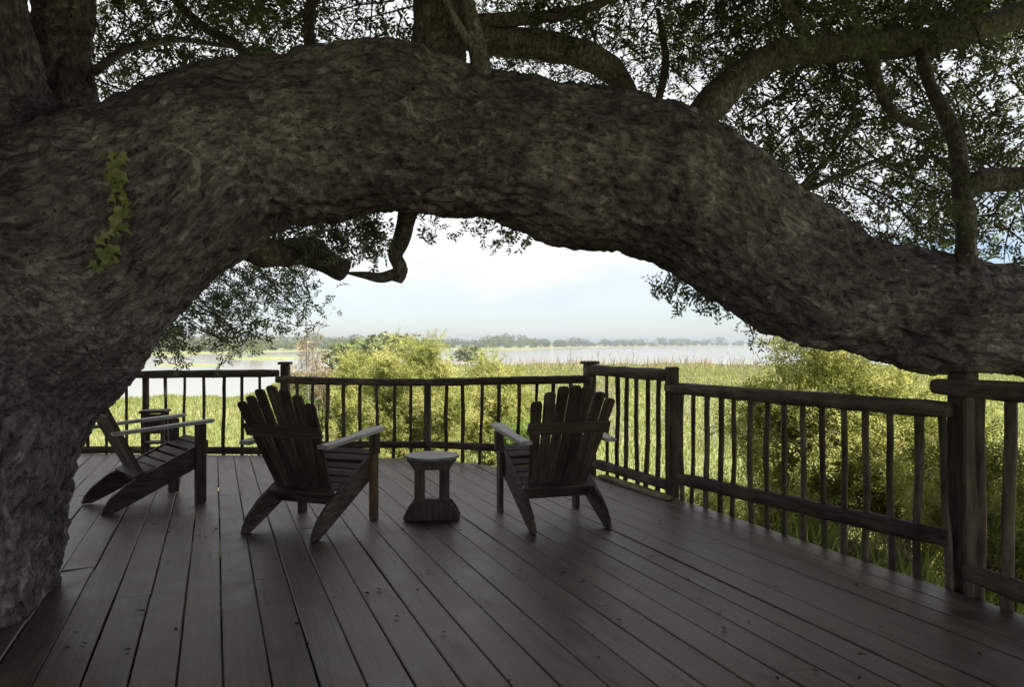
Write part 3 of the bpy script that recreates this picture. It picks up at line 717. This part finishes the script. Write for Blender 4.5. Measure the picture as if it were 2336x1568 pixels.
def section(label, A, B, zt, zb, bal, hr=.12, hb=.10, wr=.11, over=(0, 0), zlow=-.16, br_=.021, sag=0.0):
    sec = thing('deck_railing', label, 'railing', (0, 0, 0), 0, 'rustic wooden deck railings')
    a, b = Vector((*A, 0)), Vector((*B, 0)); d = (b - a).normalized(); s = Vector((d.y, -d.x, 0)) * .0
    a2, b2 = a - d*over[0], b + d*over[1]
    za = zt[0] - (zt[1]-zt[0]) * over[0]/(b-a).length; zb_ = zt[1] + (zt[1]-zt[0]) * over[1]/(b-a).length
    rough_beam((a2.x, a2.y, za - hr/2), (b2.x, b2.y, zb_ - hr/2), wr, hr, 'top_rail', M_rail, sec, random.random()*30, .75, 16, sag)
    rough_beam((a.x, a.y, zb[0]), (b.x, b.y, zb[1]), .075, hb, 'bottom_rail', M_rail, sec, random.random()*30, .6, 14)
    for px in bal:          # where the photograph shows them along this run
        k = (px - CX) / F; den = (b.x - a.x) - k * (b.y - a.y); u = (k * a.y - a.x) / den
        p = a.lerp(b, u); ztop = zt[0] + (zt[1]-zt[0])*u - hr*.6
        nrm = Vector((-d.y, d.x, 0)) * .0
        pole(p.x, p.y, zlow, ztop - .0, br_ * random.uniform(.85, 1.2), sec)
    return sec
s1 = section('grey railing at far left behind the leaning trunk, river beyond it', (-6.2, 9.62), (-2.97, 9.47), (1.035, 1.072), (.03, .035),
             [200, 244, 288, 377, 421, 466, 510, 552, 592], hr=.10, hb=.09, zlow=-.05)
pole(*[(332-CX)*9.6/F, 9.6, -.3, 1.0], .040, s1, 'post', .02)
s2 = section('long low centre railing running between the two chair backs', (-2.97, 9.40), (-1.05, 9.22), (.995, .966), (.12, .147),
             [676, 713, 747, 784, 822, 859, 898, 937], hr=.095, hb=.09, over=(.0, .0), sag=.01)
# second half of the centre run belongs to the same railing
def extend(sec, A, B, zt, zb, bal, hr, hb, over=(0, 0), zlow=-.16, br_=.021):
    q = section('x', A, B, zt, zb, bal, hr, hb, over=over, zlow=zlow, br_=br_)
    for o in [o for o in COL.objects if o.parent is q]: o.parent = sec
    bpy.data.objects.remove(q)
extend(s2, (-1.05, 9.22), (.86, 8.12), (.966, 1.06), (.147, .22), [1017, 1055, 1097, 1138, 1183, 1224, 1262, 1300], .095, .09)
post(-2.90, 9.53, -2, 1.13, .105, s1, .05, .16)
post(-1.05, 9.27, -.6, .92, .085, s2)
post(.862, 8.26, -2, 1.17, .115, s2, .4, .17)
s3 = section('short higher railing between the capped post and the square corner post', (.90, 8.14), (1.455, 6.78), (1.168, 1.165), (.09, .10),
             [1385, 1408, 1428, 1452, 1476, 1501], hr=.115, hb=.10, over=(.14, -.04))
post(1.462, 6.80, -2, 1.186, .10, s3, .4)
s4 = section('long railing along the right deck edge in front of the bright bush', (1.50, 6.70), (2.51, 4.28), (1.045, 1.07), (.186, .275),
             [1555, 1580, 1610, 1643, 1674, 1713, 1749, 1788, 1833, 1879, 1926, 1976, 2033, 2094, 2158], hr=.105, hb=.105, over=(.16, 0), zlow=-.12, br_=.0215)
s5 = section('nearest railing at far right, leaving the picture beside the thick post', (2.56, 4.20), (3.02, 1.9), (1.20, 1.22), (.115, .12), [2236, 2301, 2390, 2500, 2640], hr=.105, hb=.105, over=(.22, 0), zlow=-.2, br_=.027)
post(2.615, 4.32, -2, 1.235, .122, s5, .38, .19)

# ------------------------------------------------------------------ chairs
def poly_board(name, prof, thick, m, parent, M=None, bev=.004):
    "prof in local y,z ; thickness along x"
    bm = bmesh.new(); f = bm.faces.new([bm.verts.new((-thick/2, y, z)) for y, z in prof])
    r = bmesh.ops.extrude_face_region(bm, geom=[f]); bmesh.ops.translate(bm, vec=(thick, 0, 0), verts=[v for v in r['geom'] if isinstance(v, bmesh.types.BMVert)])
    bmesh.ops.recalc_face_normals(bm, faces=bm.faces[:])
    bmesh.ops.bevel(bm, geom=[e for e in bm.edges if e.calc_face_angle(0) > .6], offset=bev, segments=1, affect='EDGES', clamp_overlap=True)
    me = bpy.data.meshes.new(name); bm.to_mesh(me); bm.free()
    o = link(name, me, m, parent)
    if M is not None: o.matrix_local = M
    return o
def box(name, dims, loc, m, parent, rot=(0, 0, 0), bev=.005, warp=.002):
    o = link(name, board_mesh(name, *dims, bev, warp, random.random()*9, 3), m, parent, loc); o.rotation_euler = rot; return o
def chair(label, x, y, heading, lit_leg=False, tops=None, recl=27, jit=1.0, group='adirondack chairs on the deck'):
    "y forward, x right; origin on the floor between the rear feet"
    c = thing('adirondack_chair', label, 'chair', (x, y, 0), -R(heading), group)
    hw = .30
    ang = math.atan2(.36, .72)
    for sx in (-1, 1):   # long sloping side boards that end as the rear feet
        prof = [(-.03, .005), (.05, .0), (.20, .062), (.80, .335), (.815, .50), (.74, .505), (.40, .345), (.16, .225), (.04, .13), (-.01, .06)]
        poly_board('rear_leg', prof, .034, M_chairy, c, Matrix.Translation((sx*hw, 0, 0)))
        m = M_litleg if (lit_leg and sx > 0) else M_chair
        lg = box('front_leg', (.036, .095, .69), (sx*(hw+.037), .755, .345), m, c, bev=.005)
        if m is M_litleg: lg['label'] = 'brown front leg with orange light painted into its colour'
        # arm: tapered board, tilted up to the front
        prof = [(-.055, 0), (-.03, .32), (-.065, .66), (-.05, .80), (0, .84), (.05, .80), (.065, .66), (.055, .3), (.045, 0)]
        bm = bmesh.new(); f = bm.faces.new([bm.verts.new((px*1.0*sx, py, -.014)) for px, py in prof])
        r = bmesh.ops.extrude_face_region(bm, geom=[f]); bmesh.ops.translate(bm, vec=(0, 0, .028), verts=[v for v in r['geom'] if isinstance(v, bmesh.types.BMVert)])
        bmesh.ops.recalc_face_normals(bm, faces=bm.faces[:])
        bmesh.ops.bevel(bm, geom=[e for e in bm.edges if e.calc_face_angle(0) > .6], offset=.006, segments=2, affect='EDGES')
        me = bpy.data.meshes.new('armrest'); bm.to_mesh(me); bm.free()
        a = link('armrest', me, M_arm, c, (sx*(hw+.045), .045, .660)); a.rotation_euler = (R(4.0), 0, 0)
        a['label'] = 'worn grey armrest, paled with painted sky sheen'
        box('arm_bracket', (.03, .07, .16), (sx*(hw+.07), .745, .60), M_chair, c)
    # seat slats following the side boards
    for k in range(7):
        u = k / 6; yy = .27 + u * .54; zz = .325 + u * .245 - .03 * math.sin(u * math.pi) - (.02 if k == 6 else 0)
        box('seat_slat', (2*hw - .04, .078, .022), (0, yy, zz - .045 + .012), M_chairx, c, (math.atan2(.245, .54), 0, 0))
    box('apron', (2*hw - .04, .024, .11), (0, .835, .475), M_chairx, c)
    # back: fanned slats with rounded tops
    bt = R(recl); up = Vector((0, -math.sin(bt), math.cos(bt))); nb = Vector((0, math.cos(bt), math.sin(bt)))
    base = Vector((0, .36, .20))
    n = 7
    tops = tops or [.89, .945, .985, 1.0, .98, .94, .885]
    for k in range(n):
        f = (k - (n-1)/2) / ((n-1)/2)
        fan = f * R(6.5) + random.gauss(0, .008) * jit
        bx = f * .195; Ls = tops[k] + random.gauss(0, .008) * jit; wd0, wd1 = .060, .088
        prof = [(-wd0/2, 0), (-wd1/2, Ls - .028), (-wd1*.38, Ls - .006), (0, Ls), (wd1*.38, Ls - .006), (wd1/2, Ls - .028), (wd0/2, 0)]
        M_ = Matrix.Translation(base + Vector((bx, 0, 0)) - nb * random.uniform(0, .004) * jit)
        Z = (up * math.cos(fan) + Vector((math.sin(fan), 0, 0))).normalized(); X = nb; Yv = Z.cross(X).normalized()
        M_ = M_ @ Matrix((X, Yv, Z)).transposed().to_4x4()
        poly_board('back_slat', prof, .020, M_chair, c, M_)
    def brace(name, d, w_, h_, off=-.022):
        q = base + up * d + nb * off
        box(name, (w_, .026, h_), tuple(q), M_chairx, c, (bt, 0, 0))
    brace('back_brace', .06, .54, .12); brace('back_brace', .645, .66, .10)
    return c
chair('dark slatted garden chair left of the table, with one front leg coloured as lit orange', -1.68, 5.36, 20, True)
chair('dark wooden slatted garden chair right of the round table, turned slightly left', .445, 5.56, -17)
chair('slatted garden chair half hidden behind the big trunk, seen side on', -3.52, 6.28, 47)

# ------------------------------------------------------------------ table
tb = thing('side_table', 'small round topped wooden side table between the two chair backs', 'table', ((986-CX)*5.95/F, 5.95, 0), R(2))
bm = bmesh.new(); bmesh.ops.create_cone(bm, cap_ends=True, segments=40, radius1=.214, radius2=.218, depth=.020)
bmesh.ops.bevel(bm, geom=[e for e in bm.edges if e.calc_face_angle(0) > .6], offset=.005, segments=2, affect='EDGES')
me = bpy.data.meshes.new('tabletop'); bm.to_mesh(me); bm.free()
link('tabletop', me, M_table, tb, (0, 0, .5))
def trap(name, wt, wb, zt, zb, y, th_, m=M_chair):
    M_ = Matrix.Translation((0, y, 0)) @ Matrix.Rotation(R(90), 4, 'Z')
    poly_board(name, [(-wt/2, zt), (wt/2, zt)] + ([(wt/2 + (wb-wt)*.30, zt*.58), (wb/2, zt*.16), (wb/2 - .012, zb), (-wb/2 + .012, zb), (-wb/2, zt*.16), (-wt/2 - (wb-wt)*.30, zt*.58)] if wb > wt else [(wb/2, zb), (-wb/2, zb)]), th_, m, tb, M_)
trap('apron', .40, .27, .4855, .40, -.068, .024); trap('apron', .40, .27, .4855, .40, .068, .024)
trap('foot_board', .30, .45, .145, .0, -.068, .03); trap('foot_board', .30, .45, .145, .0, .068, .03)
for sx in (-1, 1):
    box('leg', (.078, .10, .46), (sx*.098, 0, .252), M_chair, tb, bev=.008)
box('stretcher', (.12, .09, .03), (0, 0, .150), M_chair, tb)

sd_ = thing('small_stand', 'small dark wooden stand near the left railing, behind the half hidden chair', 'stand', ((354-CX)*8.3/F, 8.3, 0), R(12))
box('top', (.27, .27, .03), (0, 0, .645), M_chair, sd_)
for sx in (-1, 1):
    for sy in (-1, 1): box('leg', (.04, .04, .63), (sx*.10, sy*.10, .315), M_chair, sd_)
box('shelf', (.21, .21, .02), (0, 0, .30), M_chair, sd_); box('side_panel', (.16, .02, .22), (0, -.105, .515), M_chair, sd_)
# fallen leaves and bits of twig on the boards
V = []; A = []
for _ in range(480):
    x, y = random.uniform(-3.6, 3.2), random.uniform(1.5, 9.0)
    if Vector((x, y, 0)).dot(VV) > 3.75 or Vector((x, y, 0)).dot(U) > np.interp(Vector((x, y, 0)).dot(VV), ot, os_) - .1: continue
    a = random.uniform(0, 6.28); d = Vector((math.cos(a), math.sin(a), random.uniform(-.05, .2))); l = random.uniform(.012, .048)
    V += [tuple(q) for q in diamond(Vector((x, y, .009)), d, Vector((random.gauss(0, .3), random.gauss(0, .3), 1)), l, l*.45)]; A += [random.random()]*4
V = np.array(V); V[:, 2] = np.maximum(V[:, 2], .007)
M_lit = leaf_mat('fallen_leaf', [(0, (.04, .03, .02)), (.6, (.12, .085, .045)), (1, (.26, .2, .1))], trans=.1)
lt = link('fallen_leaves', npmesh('fallen_leaves', V, np.arange(len(V)).reshape(-1, 4), False, {'tint': A}), M_lit); lt['kind'] = 'stuff'
lt['label'] = 'small dry fallen leaves scattered over the deck boards'; lt['category'] = 'fallen leaves'

# ------------------------------------------------------------------ shrubs and plants outside
def shrub(name, label, cat, x, y, h, rx, nst, T, nspr, size, m, tint=(.3, .8), stemm=None, bare=.15, group=None, droop=.0, foliage=True, twig_r=1.0, bot=.05):
    zg = float(land(np.array([x]), np.array([y]))[0]) - .03
    s = thing(name, label, cat, (x, y, zg), 0, group)
    mb = MB(); tips = []
    rl = random.Random(int(abs(x*131 + y*17)))
    for k in range(nst):
        a = rl.uniform(0, 2*math.pi); rad = math.sqrt(rl.random()) * rx
        ht = h * (1 - .45 * (rad/rx)**2) * rl.uniform(.7, 1.05)
        e = Vector((math.cos(a)*rad, math.sin(a)*rad, ht)); p0 = Vector((math.cos(a)*.12*rx, math.sin(a)*.12*rx, 0))
        P_ = []
        for i in range(6):
            u = i/5; P_.append(p0.lerp(e, u) + Vector((0, 0, .25*ht*math.sin(u*math.pi)*(.5 if rad < rx*.5 else .8))) + noise.noise_vector(Vector((k*3.1, u*2, x)))*.10*h*u*.7)
        mb.tube(P_, [twig_r*h*r for r in (.011, .009, .007, .005, .0035, .002)], 5)
        for j in range(7):
            i = rl.randint(1, 4); b0 = P_[i].lerp(P_[i+1], rl.random())
            e2 = b0 + Vector((rl.gauss(0, .5), rl.gauss(0, .5), rl.uniform(-.05, .7) - droop)) * .28 * rx
            mid = b0.lerp(e2, .5) + Vector((0, 0, .03*h))
            mb.tube([b0, mid, e2], [twig_r*h*.0035, twig_r*h*.0025, twig_r*h*.0012], 4); tips += [e2, mid, b0.lerp(e2, rl.random())]
        tips += P_[3:]
    if rl is not None:      # low skirt so that the bush reaches the ground
        for _ in range(int(nst*1.5)):
            a = rl.uniform(0, 2*math.pi); tips.append(Vector((math.cos(a)*rx*rl.uniform(.5, 1), math.sin(a)*rx*rl.uniform(.5, 1), h*rl.uniform(bot, .45))))
    mb.build('stems', stemm or M_barkl, s, False)['kind'] = 'stuff'
    if foliage and nspr:
        tp = np.array([tuple(t) for t in tips]); ix = rng.integers(0, len(tp), nspr)
        P_ = tp[ix] + rng.normal(size=(nspr, 3)) * .065 * rx * np.array((1, 1, .9))
        P_ = P_[P_[:, 2] > .02]
        hz = noise.noise
        tt = np.array([.5 + .9*hz(Vector(p)*2.2/max(rx, .5) + Vector((x, y, 0))) for p in P_])
        tn = tint[0] + (tint[1]-tint[0]) * np.clip(tt + rng.normal(0, .13, len(P_)), 0, 1)
        scatter('foliage', T, P_, size * rng.uniform(.75, 1.25, len(P_)), tn, m, s)
    return s
shrub('dry_bush', 'tangled dry brown bush with bare upright twigs beside the left capped post', 'bush', (708-CX)*17/F, 17, 3.0, .72, 46, T_fine, 1500, 1.2, M_dry, (0, 1), M_barkl, twig_r=.55)
shrub('bush', 'small dark green leafy bush at the foot of the dry brown one', 'bush', (668-CX)*15/F, 15, 2.0, .40, 12, T_fine, 1100, 1.7, M_leafG, (.2, .9))
shrub('bush', 'tall feathery lime green bush rising behind the middle of the centre railing', 'bush', (955-CX)*14.5/F, 14.5, 2.85, 1.1, 50, T_fine, 11000, 1.3, M_leafB, (.3, .95), twig_r=.7)
shrub('bush', 'lower lime green bush just left of the tall feathery one', 'bush', (845-CX)*17/F, 17, 2.6, .95, 30, T_fine, 9000, 1.6, M_leafB, (.25, .9), twig_r=.7)
shrub('bush', 'loose yellow green bush right of the tall feathery one', 'bush', (1120-CX)*16/F, 16, 2.4, 1.0, 30, T_fine, 9000, 1.5, M_leafB, (.35, 1), twig_r=.7)
shrub('bush', 'bare stemmed pale bush low behind the left half of the centre railing', 'bush', (770-CX)*13/F, 13, 1.35, .8, 20, T_fine, 1500, 1.1, M_leafB, (.3, 1), twig_r=.8)
shrub('bush', 'low grey green bush behind the right end of the centre railing', 'bush', (1215-CX)*13/F, 13, 1.5, .75, 18, T_fine, 2500, 1.3, M_leafG, (.4, 1), twig_r=.8)
shrub('bush', 'large sunlit yellow green bush crowding the right railing', 'bush', (1858-CX)*9.6/F, 9.6, 3.2, 1.1, 64, T_fine, 10500, 1.3, M_leafB, (.3, .9), twig_r=.6)
shrub('bush', 'rounded yellow green bush at the right of the large sunlit one', 'bush', (2080-CX)*9.0/F, 9.0, 2.6, 1.0, 44, T_fine, 8000, 1.3, M_leafB, (.3, .95), twig_r=.6)
shrub('bush', 'low sprawling bush behind the left part of the right railing', 'bush', (1660-CX)*8.9/F, 8.9, 1.15, .6, 20, T_fine, 1800, 1.1, M_leafB, (.3, .8), twig_r=.7)
shrub('bush', 'rusty olive bush under the large sunlit one by the right railing', 'bush', (1800-CX)*7.2/F, 7.2, 1.45, .62, 34, T_fine, 2300, 1.0, M_leafB, (.0, .6), twig_r=.9)
shrub('dead_brush', 'heap of bare dead branches outside the right railing', 'dead brush', (1990-CX)*6.3/F, 6.3, 1.30, .62, 64, T_fine, 500, .9, M_dry, (0, .6), M_barkl, twig_r=1.1)
shrub('bush', 'olive bush seen between the thick post and the last railing poles', 'bush', (2290-CX)*6.6/F, 6.6, 1.9, .8, 34, T_fine, 4200, 1.1, M_leafB, (.1, .8), twig_r=.8)
shrub('bush', 'dark leafy bush below the deck at the far right edge', 'bush', (2400-CX)*5.0/F, 5.0, 1.1, .5, 20, T_wide, 500, .8, M_leafG, (.3, 1))
# strap-leaved clumps at the foot of the right railing
def clump(label, x, y, h, n, m=M_leafK, group='grass clumps under the right railing'):
    z = float(land(np.array([x]), np.array([y]))[0]); V = []; Q = []; A = []
    for k in range(n):
        a = random.uniform(0, 2*math.pi); l = h*random.uniform(.6, 1.1); sp_ = random.uniform(.15, .6)
        d = Vector((math.cos(a), math.sin(a), 0)); s = Vector((-d.y, d.x, 0)) * random.uniform(.006, .014)
        o = d * random.uniform(0, .12); i = len(V); tn = random.uniform(.4, 1)
        for u, w_ in ((0, 1), (.45, 1.1), (.8, .7), (1, .08)):
            p = o + d*l*sp_*u*u + Vector((0, 0, l*(u - .35*sp_*u*u)))
            V += [p - s*w_, p + s*w_]; A += [tn, tn]
        for j in range(3): Q.append((i+2*j, i+2*j+1, i+2*j+3, i+2*j+2))
    t = thing('grass_clump', label, 'grass clump', (x, y, z), 0, group)
    f = link('blades', npmesh('blades', np.array([tuple(v) for v in V]), Q, False, {'tint': A}), m, t); f['kind'] = 'stuff'
for (px, Y, h), wl in zip(((1720, 7.2, 1.3), (1790, 6.6, 1.35), (1850, 6.3, 1.3), (1915, 5.9, 1.35), (1985, 5.6, 1.3), (2060, 5.3, 1.35), (2110, 5.15, 1.3), (2270, 5.0, 1.3)), ('bright grass clump left of the broad leaved plant by the right railing', 'bright grass clump right beside the broad leaved plant', 'second bright grass clump right of the broad leaved plant', 'bright grass clump in front of the left side of the dead branches', 'bright grass clump in front of the middle of the dead branches', 'bright grass clump right of the dead branches, under the railing', 'bright grass clump nearest the left side of the thick post', 'grass clump right of the thick post, below the nearest railing')):
    clump(wl, (px-CX)*Y/F, Y, h, 150)
shrub('broadleaf_plant', 'broad leaved green plant behind the middle of the right railing', 'plant', (1775-CX)*6.3/F, 6.3, 1.35, .25, 8, T_wide, 60, 1.0, M_leafG, (.6, 1))

# meadow grass
def blades(name, n, Yr, hr_, wr_, seed, pxr=(-500, 2900), pw=1.4, m=M_grass, tint=(.0, .9), zmin=-1.95, parent=None):
    r = np.random.default_rng(seed)
    Y = Yr[0] + (Yr[1]-Yr[0]) * r.random(n)**pw; px = r.uniform(*pxr, n); X = (px - CX) * Y / F
    z = land(X, Y); k = (z > zmin)
    k &= ~((Y < 10.2) & (X < 1.0 + (8.3 - Y)*.42 + .5))
    X, Y, z = X[k], Y[k], z[k]; n = len(X)
    a = r.uniform(0, np.pi, n); h = r.uniform(*hr_, n) * (1 + 0*Y); w_ = r.uniform(*wr_, n) * np.maximum(1, Y/16)
    lx, ly = r.normal(0, .22, n)*h, r.normal(0, .22, n)*h
    V = np.empty((n, 3, 3)); V[:, 0] = np.stack([X - np.cos(a)*w_, Y - np.sin(a)*w_, z - .02], 1); V[:, 1] = np.stack([X + np.cos(a)*w_, Y + np.sin(a)*w_, z - .02], 1)
    V[:, 2] = np.stack([X + lx, Y + ly, z + h], 1)
    big = np.sin(X*.35 + 1.3*np.sin(Y*.13)) * .5 + .5*np.sin(Y*.21 + X*.1)
    t = np.clip(tint[0] + (tint[1]-tint[0]) * (.45 + .22*big + r.normal(0, .16, n)), 0, 1)
    o = link(name, npmesh(name, V.reshape(-1, 3), np.arange(3*n).reshape(-1, 3), False, {'tint': np.repeat(t, 3)}), m, parent)
    o['kind'] = 'stuff'; return o
gr = blades('meadow_grass', 150000, (5.5, 45), (.07, .22), (.008, .018), 21, pw=1.3)
gr['label'] = 'bright lime meadow grass below and beyond the deck'; gr['category'] = 'grass'
gr = blades('far_meadow_grass', 90000, (45, 116), (.12, .24), (.010, .02), 22, pxr=(560, 2500), pw=1, tint=(.15, .9))
gr['label'] = 'pale green grass running out to the river bank'; gr['category'] = 'grass'
rd = blades('bank_reeds', 900, (70, 118), (.6, 1.7), (.006, .012), 23, pxr=(1020, 1800), pw=.6, m=M_dry, tint=(0, 1))
rd['label'] = 'thin dry reeds standing along the near river bank'; rd['category'] = 'reeds'
def stalks(label, px, Y, n, h, spread, name='dry_stalks', m=M_dry):
    X = (px-CX)*Y/F; z = float(land(np.array([X]), np.array([float(Y)]))[0])
    t = thing(name, label, 'dry stalks', (X, Y, z)); mb = MB(); P2 = []
    for k in range(n):
        b = Vector((random.gauss(0, spread), random.gauss(0, spread), 0)); l = h*random.uniform(.6, 1.05)
        e = b + Vector((random.gauss(0, .18)*l, random.gauss(0, .18)*l, l)); mid = b.lerp(e, .5) + Vector((random.gauss(0, .04), 0, 0))
        mb.tube([b, mid, e], [.012, .008, .004], 4); P2 += [tuple(e), tuple(e.lerp(mid, .3))]
        for _ in range(4):
            s0 = mid.lerp(e, random.random()); mb.tube([s0, s0 + Vector((random.gauss(0, .2), random.gauss(0, .2), .25))], [.006, .002], 4)
            P2.append(tuple(s0 + Vector((random.gauss(0, .2), 0, .25))))
    mb.build('stems', M_barkl, t, False)['kind'] = 'stuff'; scatter('seed_heads', T_fine, P2, .8, .7, m, t)
stalks('spray of dry stalks against the water behind the capped post', 1355, 22, 26, 2.55, .45)
stalks('thin dry stalks standing before the river left of the capped post', 1215, 20, 16, 2.5, .4)
stalks('scattered dry stalks before the river right of the capped post', 1560, 24, 16, 2.45, .9)
stalks('dry stalks against the water beside the large sunlit bush', 1670, 20, 14, 2.5, .5)
tw_ = thing('bare_sapling', 'two thin bare stems leaning above the dry brown bush', 'sapling', ((705-CX)*16/F, 16.0, float(land(np.array([-4.3]), np.array([16.0]))[0])))
o0 = Vector(tw_.location)
for pts in (((712, 860), (716, 790), (730, 745), (765, 704)), ((702, 860), (700, 780), (698, 735), (690, 700))):
    mb = MB(); P_ = [Vector(((pts[0][0] - 707) * .002, 0, 0))] + [at(x, y, 16.0) - o0 for x, y in pts]
    mb.tube(P_, [.022, .016, .012, .008, .005], 5); mb.build('stem', M_barkl, tw_)
e = at(765, 704, 16.0) - o0
for _ in range(5):
    mb = MB(); mb.tube([e, e + Vector((random.uniform(-.1, .12), random.uniform(-.1, .1), random.uniform(-.02, .08)))], [.006, .003], 4); mb.build('twig', M_barkl, tw_)

# ------------------------------------------------------------------ far trees
def crown_arrays(h, rx, n, leaf, seed):
    r = np.random.default_rng(seed); c = []
    lobes = [(r.normal(0, .45*rx), r.normal(0, .45*rx), h*r.uniform(.42, .8), rx*r.uniform(.38, .62)) for _ in range(9)]
    lobes.append((0, 0, h*.45, rx*.8))
    for k in range(n):
        l = lobes[r.integers(0, len(lobes))]; d = r.normal(size=3); d /= np.linalg.norm(d)
        c.append((l[0] + d[0]*l[3], l[1] + d[1]*l[3], max(h*.08, l[2] + d[2]*l[3]*.8)))
    c = np.array(c); a = r.normal(size=(n, 3)); a /= np.linalg.norm(a, axis=1)[:, None]; b = np.cross(a, r.normal(size=(n, 3))); b /= np.linalg.norm(b, axis=1)[:, None]
    s = leaf * r.uniform(.6, 1.3, n)[:, None]
    V = np.stack([c - a*s, c + b*s*.7, c + a*s, c - b*s*.7], 1).reshape(-1, 3)
    return V, np.arange(4*n).reshape(-1, 4), np.repeat(np.clip(r.normal(.5, .22, n), 0, 1), 4)
far_proto = []
for k in range(7):
    h, rx = random.uniform(6, 9), random.uniform(4, 6.5)
    V, Q, A = crown_arrays(h, rx, 520, .55, 40 + k); far_proto.append((npmesh('far_crown', V, Q, False, {'tint': A}), h, rx))
    far_proto[-1][0].materials.append(M_leafF)
tmb = []
for k in range(3):
    mb = MB(); mb.tube([(0, 0, -.3), (random.uniform(-.2, .2), 0, 1.5), (random.uniform(-.5, .5), 0, 4)], [.3, .22, .12], 6)
    for _ in range(3): mb.tube([(0, 0, 1.2), (random.uniform(-1.5, 1.5), random.uniform(-1, 1), 2.6), (random.uniform(-3, 3), random.uniform(-2, 2), 4.4)], [.16, .12, .06], 5)
    me = pymesh('far_trunk', mb.V, mb.F, True); me.materials.append(M_barkd); tmb.append(me)
def far_tree(px, Y, sc, label, group, proto=None, name='far_tree'):
    X = (px-CX)*Y/F; z = float(land(np.array([X]), np.array([float(Y)]))[0]) - .1
    t = thing(name, label, 'tree', (X, Y, max(z, -2.05)), random.uniform(0, 6.28), group); t.scale = (sc*random.uniform(.9, 1.35), sc*random.uniform(.9, 1.35), sc*random.uniform(.85, 1.1))
    link('trunk', random.choice(tmb), None, t); link('crown', (proto or random.choice(far_proto))[0], None, t)
FAL = 'grey green round crowned tree in the hazy line along the far river bank'
for row, (dy, s0, n) in enumerate(((12, .62, 110), (60, .95, 105), (150, 1.3, 70))):
    for k in range(n):
        px = 60 + (2200 - 60) * (k + random.uniform(-.4, .4)) / n
        if 880 < px < 960 and row == 0: continue
        Y = lerpx(px, FAR) * 1.05 + dy * random.uniform(.7, 1.3)
        far_tree(px, Y, s0 * random.uniform(.6, 1.05) * (1.0 if px > 1040 else .85), FAL, 'trees along the far river bank')
# nearer trees standing in the shallows left of centre
for px, Y, sc, lb in ((775, 88, .56, 'round grey green tree beyond the dry brown bush'), (805, 92, .5, 'smaller round tree touching the round one beyond the dry bush'),
                      (858, 84, .50, 'low spreading tree behind the lime bush left of centre'), (905, 90, .54, 'pale green tree just left of the tall feathery bush top'),
                      (935, 96, .5, 'small tree half hidden behind the tall feathery bush'), (1075, 110, .42, 'low tree right of the tall feathery bush at the water edge')):
    far_tree(px, Y, sc, lb, 'trees on the near river bank', name='bank_tree')
for px, Y, lb in ((535, 175, 'olive bush on the grassy island at the left, under the hanging leaves'), (575, 170, 'rounder bush at the right end of the grassy island')):
    far_tree(px, Y, .32, lb, 'island bushes', name='island_bush')

# ------------------------------------------------------------------ air
hz = bpy.data.meshes.new('haze'); bm = bmesh.new(); bmesh.ops.create_cube(bm, size=1)
for v in bm.verts: v.co = Vector((v.co.x * 8600, v.co.y * 8600, -4 if v.co.z < 0 else 16))
bm.to_mesh(hz); bm.free()
hm = bpy.data.materials.new('haze_air'); hm.use_nodes = True; t = hm.node_tree; t.nodes.clear()
o_ = t.nodes.new('ShaderNodeOutputMaterial'); pv = t.nodes.new('ShaderNodeVolumePrincipled')
pv.inputs['Color'].default_value = (.39, .445, .515, 1); pv.inputs['Density'].default_value = .0008; pv.inputs['Anisotropy'].default_value = .2
t.links.new(pv.outputs[0], o_.inputs['Volume'])
hzo = link('haze', hz, hm); hzo['kind'] = 'stuff'
